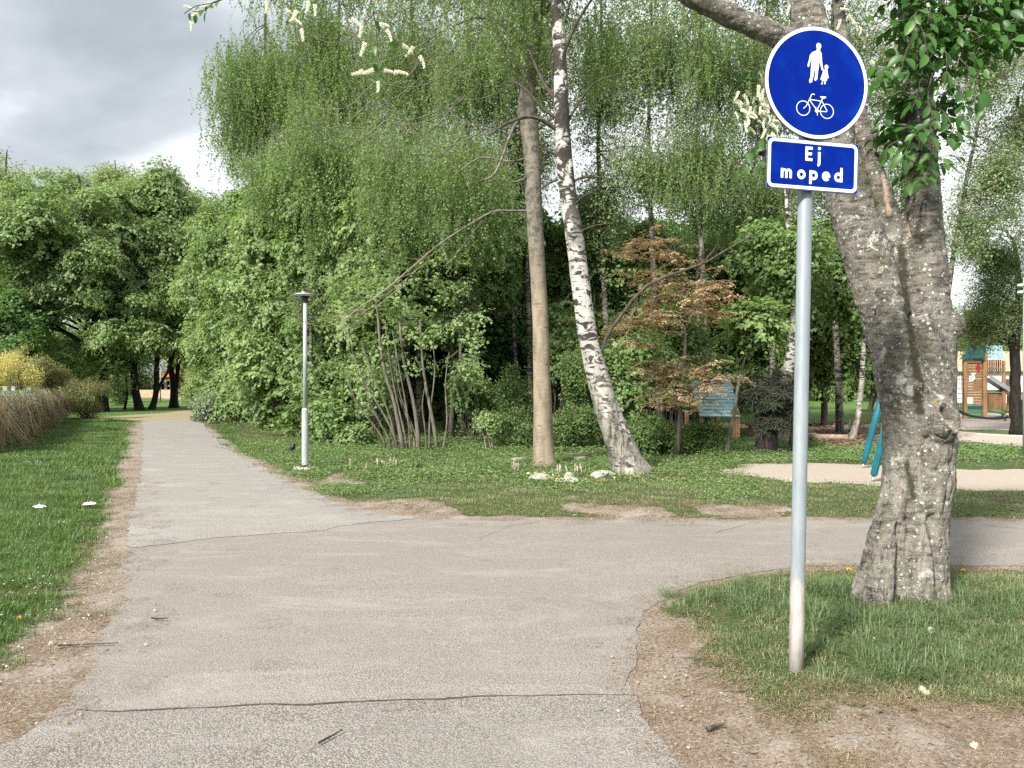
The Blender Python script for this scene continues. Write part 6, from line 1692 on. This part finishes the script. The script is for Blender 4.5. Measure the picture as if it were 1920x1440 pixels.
# ------------------------------------------------------------------ stones and cut stems round the smooth trunk
def stone_mesh(seed):
    bm = bmesh.new(); bmesh.ops.create_icosphere(bm, subdivisions=2, radius=1)
    for v in bm.verts:
        f = 1 + .35 * (mnoise.noise(v.co * 1.1 + Vector((seed * 3.1, 0, 0)))) + .1 * mnoise.noise(v.co * 4)
        v.co = Vector((v.co.x * f, v.co.y * f * .8, max(-.2, v.co.z * f * .55)))
    me = bpy.data.meshes.new('stone'); bm.to_mesh(me); bm.free(); me.materials.append(M['stone']); return me
SM = [stone_mesh(i) for i in range(4)]
for i, (x, y, s_, lbx) in enumerate([(1015, 902, .13, 'flat pale stone in front of the smooth trunk'), (1068, 898, .10, 'grey stone among cut stems between the two big trunks'), (1066, 908, .11, 'rounded grey stone in front of the cut stems'),
                                   (1125, 897, .13, 'blue grey stone left of the white birch base'), (1140, 894, .09, 'small grey stone touching the white birch base')]):
    o = add('stone', SM[i % 4]); o.location = (*G(x, y), .05); o.scale = (s_ * 1.6, s_ * 1.2, s_ * 1.2); o.rotation_euler = (0, 0, i * 1.3); props(o, lbx, 'stone', 'stones near the smooth trunk')
for i, (x, y, s_, lbx) in enumerate([(973, 870, .12, 'cut log end left of the smooth trunk'), (1082, 868, .12, 'cut log end right of the smooth trunk')]):
    c = np.array([*G(x, y), .06]); V, Q, T = tube(np.array([c - [s_ * 1.4, 0, 0], c + [s_ * 1.4, .08, .02]]), .06, 12, wob=.1, seed=i); o = obj('cut_log', V, [T, Q], M['stump']); props(o, lbx, 'log', 'cut logs near the smooth trunk')
for i, (x, y, n_, lbx) in enumerate([(958, 888, 6, 'cluster of cut upright stems left of the flat stone'), (1060, 893, 8, 'cluster of cut upright stems beside the grey stones'), (1095, 893, 5, 'sparse cut stems between stones and white birch'), (735, 878, 7, 'cut twig stumps left of the tiny shrub'), (693, 880, 3, 'short dark stump left of the cut twig stumps')]):
    c = G(x, y); r_ = empty('stump_cluster', (*c, 0), lbx, 'stump', 'cut stems in the ground cover'); 
    for k_ in range(n_):
        p = np.array([c[0] + g3.normal(0, .12), c[1] + g3.normal(0, .1), -.02]); V, Q, T = tube(np.array([p, p + [g3.normal(0, .03), g3.normal(0, .03), g3.uniform(.12, .26)]]), g3.uniform(.008, .02), 7); obj('stem', V, [T, Q], M['stump'], r_)

# dandelions, tissues, sticks
def clock(x, y, s_, lbx, stem=.12, yellow=False):
    c = G(x, y + 14); r_ = empty('dandelion', (*c, 0), lbx, 'flower'); h = EYE - (y - 720) / F * c[1]; h = max(h, .05)
    V, Q, T = tube(np.array([[*c, -.01], [c[0], c[1], h]]), .002, 5); obj('stem', V, [T, Q], M['cherry_leaf'], r_, attrs={'tone': np.full(len(V), .5)})
    g = np.random.default_rng(int(x)); n_ = 240; d = g.normal(0, 1, (n_, 3)); d /= np.linalg.norm(d, axis=1)[:, None]
    if yellow: d[:, 2] = np.abs(d[:, 2]) * .5
    W, T_, tn = place_leaves(template('diamond') if yellow else template('needle'), np.tile([c[0], c[1], h], (n_, 1)) + d * s_ * .1, d, g.normal(0, 1, (n_, 3)), np.full(n_, s_ * (.8 if yellow else .95)), g.random(n_))
    obj('flower_head' if yellow else 'seed_head', W, [T_], M['dandelion'] if yellow else M['white_petal'], r_, smooth=False, attrs={'tone': tn})
clock(1745, 1183, .026, 'largest white dandelion clock on the grass right of the sign post'); clock(1729, 1297, .02, 'left one of two close dandelion clocks low at the right'); clock(1738, 1304, .018, 'right one of two close dandelion clocks low at the right')
clock(1827, 1405, .018, 'white dandelion clock nearest the bottom edge at the right'); clock(1570, 1153, .015, 'small dandelion clock between the sign post and the cherry roots'); clock(1640, 1200, .013, 'pale dandelion clock in the long grass')
clock(36, 1160, .018, 'yellow dandelion on the left lawn', yellow=True); clock(1592, 1068, .022, 'yellow dandelion by the path left of the cherry trunk', yellow=True); clock(1775, 1062, .022, 'yellow dandelion just right of the cherry trunk', yellow=True); clock(1806, 1070, .02, 'yellow dandelion farther right of the cherry trunk', yellow=True)
clock(95, 1208, .016, 'white dandelion clock at the brown edge of the left lawn')
for x, y, lbx in [(75, 960, 'left white crumpled tissue on the lawn'), (167, 955, 'right white crumpled tissue on the lawn, nearer the path')]:
    bm = bmesh.new(); bmesh.ops.create_icosphere(bm, subdivisions=3, radius=1)
    for v in bm.verts:
        f = .6 + 1.2 * abs(mnoise.noise(v.co * 2.2 + Vector((x, 0, 0)))); v.co = Vector((v.co.x * f * .075, v.co.y * f * .05, max(0, v.co.z * f * .035)))
    me = bpy.data.meshes.new('paper_scrap'); bm.to_mesh(me); bm.free(); me.materials.append(M['tissue']); o = add('paper_scrap', me); o.location = (*G(x, y), .06); props(o, lbx, 'litter', 'white scraps on the left lawn')
STK = [(1342, 1372, .09, .4, 'short dark stick on the bare soil right of the crack'), (1590, 1388, .12, 1.2, 'thick stick lying on brown litter at bottom right'), (1690, 1310, .3, -.5, 'long thin stick left of the paired dandelion clocks'), (165, 1215, .35, .1, 'thin dark stick across the left path edge'),
       (300, 1165, .12, -.1, 'small twig on the path left of centre'), (1380, 975, .5, .05, 'thin dark stick on the verge across the side path'), (620, 1390, .14, 1.0, 'curved twig on the coarse asphalt, bottom centre'), (130, 1110, .28, .2, 'thin stick on the brown strip beside the left lawn')]
for x, y, L_, a, lbx in STK:
    c = np.array([*G(x, y), .022]); d = np.array([math.cos(a), math.sin(a), 0]); g = np.random.default_rng(int(x))
    p = smooth_line([c - d * L_ / 2, c + g.normal(0, .012, 3) * [1, 1, .2], c + d * L_ / 2 + [0, 0, .004]], 8)
    V, Q, T = tube(p, np.linspace(.006, .003, 8) * (2 if L_ < .13 and x > 1300 else 1), 6); o = obj('stick', V, [T, Q], M['bark']); props(o, lbx, 'stick', 'fallen sticks')

# ------------------------------------------------------------------ grass, ground cover, litter
def frustum_pts(n_per, y0_, y1_, g, mar=1.12):
    A_ = 0.6667 * mar * (y1_ ** 2 - y0_ ** 2); n_ = int(A_ * n_per)
    Y = np.sqrt(g.uniform(y0_ ** 2, y1_ ** 2, n_)); X = g.uniform(-1, 1, n_) * Y * .6667 * mar
    return np.stack([X, Y], 1)
bands = [(1.9, 4.2, 190, .95), (4.2, 7.5, 110, 1.0), (7.5, 12, 48, 1.25), (12, 19, 22, 1.7), (19, 32, 8, 2.4), (32, 52, 2.6, 3.4)]
gg = np.random.default_rng(9)
acc = {k_: [] for k_ in ('vivid', 'dull', 'straw', 'litter', 'ivy', 'yivy', 'long', 'leaf', 'daisy')}
for y0_, y1_, dn, sc_ in bands:
    p = frustum_pts(dn, y0_, y1_, gg, 1.75 if y1_ < 8 else (1.4 if y1_ < 13 else 1.15)); f = fields(p)
    h = .0 + (fbm(p, 1.3, 40, 3) - .5) * .05 + .03 * ss(.1, .9, f['dpath']); h *= ss(.05, .8, f['dpath'])
    open_ = ~(f['path'] | f['sand'] | f['pave'] | f['mulch'] | f['wood'])
    dr = f['dirt'] + (fbm(p, 3.5, 77, 3) - .5) * .8
    u = gg.random(len(p)); left = p[:, 0] < -.48 * p[:, 1] + .9
    left = (p[:, 0] < -1.0) & (p[:, 1] < 40) & ~((p[:, 1] > 9) & (p[:, 0] > -.36 * p[:, 1]))
    ivyz = (p[:, 1] > 11.6 + 3.0 * (f['n'] - .5) * 2) & (gg.random(len(p)) < .15 + .9 * (fbm(p, 1.1, 66, 2))) & ~left & (p[:, 1] < 21) & (p[:, 0] < 6)
    ivyz2 = (p[:, 1] > 15.2) & (p[:, 1] < 20) & (p[:, 0] > 4) 
    gsel = open_ & (u > dr * 1.05 + .02 + .25 * (~left if False else (p[:, 0] > -1.0))) & ~(ivyz2 & ~left)
    patchy = fbm(p, .8, 91, 3)
    P3 = np.column_stack([p, h]); S = sc_ * gg.uniform(.7, 1.25, len(p)) * (1 - .45 * np.clip(dr, 0, 1))
    vivid = gsel & (left | (patchy > .60))
    acc['vivid'].append((P3[gsel & left], S[gsel & left])); dl = gsel & ~left & ~(ivyz & (u > .5))
    acc['dull'].append((P3[dl], S[dl]))
    st = open_ & ((dr > .2) | ((p[:, 0] > -1) & (u > .45))) & (u > .25) & (p[:, 1] < 14); acc['straw'].append((P3[st], S[st]))
    lt = open_ & (dr > .22) & (u > .1) & (p[:, 1] < 16); acc['litter'].append((P3[lt], S[lt] * 1.0))
    iv = ivyz & open_ & (f['dirt'] < .5) ; acc['ivy'].append((P3[iv], S[iv] * .8))
    iv = ivyz2 & ~left & open_ & (fbm(p, 1.2, 5) > .42); acc['ivy'].append((P3[iv], S[iv] * .9))
    wd = f['wood'] & (p[:, 1] < 30) & (u > .45); acc['ivy'].append((P3[wd], S[wd]))
    yv = ivyz & (np.hypot((p[:, 0] - 1.55) / 1.5, (p[:, 1] - 12.4) / .55) < 1) & (u > .4); P4 = P3[yv].copy(); P4[:, 2] += .05; acc['yivy'].append((P4, S[yv] * .8))
    lf = (f['mulch'] | (f['wood'] & (u > .7)) | (open_ & (dr > .35) & (u > .975))) & (p[:, 1] < 32); acc['leaf'].append((P3[lf], S[lf]))
    ds = open_ & (u > .93) & (left | (p[:, 1] > 9)) & (p[:, 1] < 32); P5 = P3[ds].copy(); P5[:, 2] += .06 * sc_; acc['daisy'].append((P5, np.full(len(P5), sc_ * .9)))
# long dark tufts round the cherry roots and in the right foreground
n_ = 230; p = G(1690, 1125) + gg.normal(0, 1, (n_, 2)) * [.75, .32] + [0, -.12]
lg_ = [(np.column_stack([p, np.zeros(n_)]), gg.uniform(.45, 1.0, n_))]
for x, y, k_, sp2, s2 in [(1560, 1115, 30, .18, .8), (1600, 1180, 16, .14, .8), (1650, 1190, 34, .25, .75), (1690, 1250, 30, .22, .75), (1790, 1180, 30, .3, .6), (1850, 1240, 40, .3, .6), (1800, 1290, 20, .25, .5), (1380, 1120, 16, .14, .6), (1480, 1140, 22, .2, .6),
                        (1400, 1210, 8, .1, .5), (1530, 1230, 8, .06, .6), (1900, 1130, 20, .3, .6), (1492, 1262, 5, .05, .35), (755, 940, 10, .15, .6), (815, 935, 9, .15, .6), (150, 900, 5, .1, 1.0), (60, 870, 5, .2, 1.0)]:
    c = G(x, y); p = c + gg.normal(0, sp2, (k_, 2)) * [1, .8]; lg_.append((np.column_stack([p, np.zeros(k_)]), s2 * gg.uniform(.7, 1.5, k_)))
_f = []
for p_, s2_ in lg_:
    k_ = ~fields(p_[:, :2])['path']; _f.append((p_[k_], s2_[k_]))
acc['long'] = _f
def cat2(a): return np.vstack([x[0] for x in a]), np.concatenate([x[1] for x in a])
for key, kd, nm in [('vivid', 'grass_vivid', 'lawn_grass'), ('dull', 'grass_dull', 'verge_grass'), ('straw', 'straw', 'dry_grass'), ('litter', 'litter', 'brown_litter'), ('ivy', 'ivy', 'ground_ivy'), ('yivy', 'ivy_yellow', 'yellow_ground_cover'),
                    ('long', 'grass_long', 'long_grass'), ('leaf', 'litter_leaf', 'fallen_leaves'), ('daisy', 'daisies', 'daisies')]:
    p, s_ = cat2(acc[key]); n_ = len(p)
    sc3 = np.stack([s_, s_, s_ * (1 if key not in ('vivid', 'dull') else 1)], 1)
    if key in ('vivid', 'dull'): sc3[:, 2] = np.minimum(s_, 1.5) * gg.uniform(.6, 1.2, n_)
    scatter(nm, kd, p, np.stack([np.zeros(n_), np.zeros(n_), gg.uniform(0, 6.28, n_)], 1), sc3, kind='stuff')
    print('scatter', nm, n_)
# broad leaved weeds among the grass, crumbs on bare soil
p = frustum_pts(16, 1.9, 12, gg); f = fields(p); k_ = ~(f['path'] | f['sand'] | f['wood']) & (fbm(p, 1.7, 7, 2) > .48) & (f['dirt'] < .35); p = p[k_]
scatter('broad_leaved_weeds', 'weeds', np.column_stack([p, np.full(len(p), .01)]), np.stack([np.zeros(len(p)), np.zeros(len(p)), gg.uniform(0, 6.28, len(p))], 1), gg.uniform(.35, .8, len(p)), kind='stuff')
p = frustum_pts(22, 1.9, 9, gg); f = fields(p); k_ = ~f['path'] & (f['dirt'] > .4); p = p[k_]
scatter('soil_crumbs', 'pebbles', np.column_stack([p, np.full(len(p), .012)]), np.stack([np.zeros(len(p)), np.zeros(len(p)), gg.uniform(0, 6.28, len(p))], 1), gg.uniform(.5, 1.2, len(p)), kind='stuff')
# crumbs and petals on the asphalt
p = frustum_pts(45, 1.9, 13, gg); f = fields(p); k_ = f['path'] & (gg.random(len(p)) < np.where(f['dpath'] < .12, .9, np.where(f['dpath'] < .4, .22, .018))); p = p[k_]
scatter('path_litter', 'litter', np.column_stack([p, np.full(len(p), .008)]), np.stack([np.zeros(len(p)), np.zeros(len(p)), gg.uniform(0, 6.28, len(p))], 1), gg.uniform(.35, .8, len(p)), kind='stuff')
print('cherry leaves', nleaf)
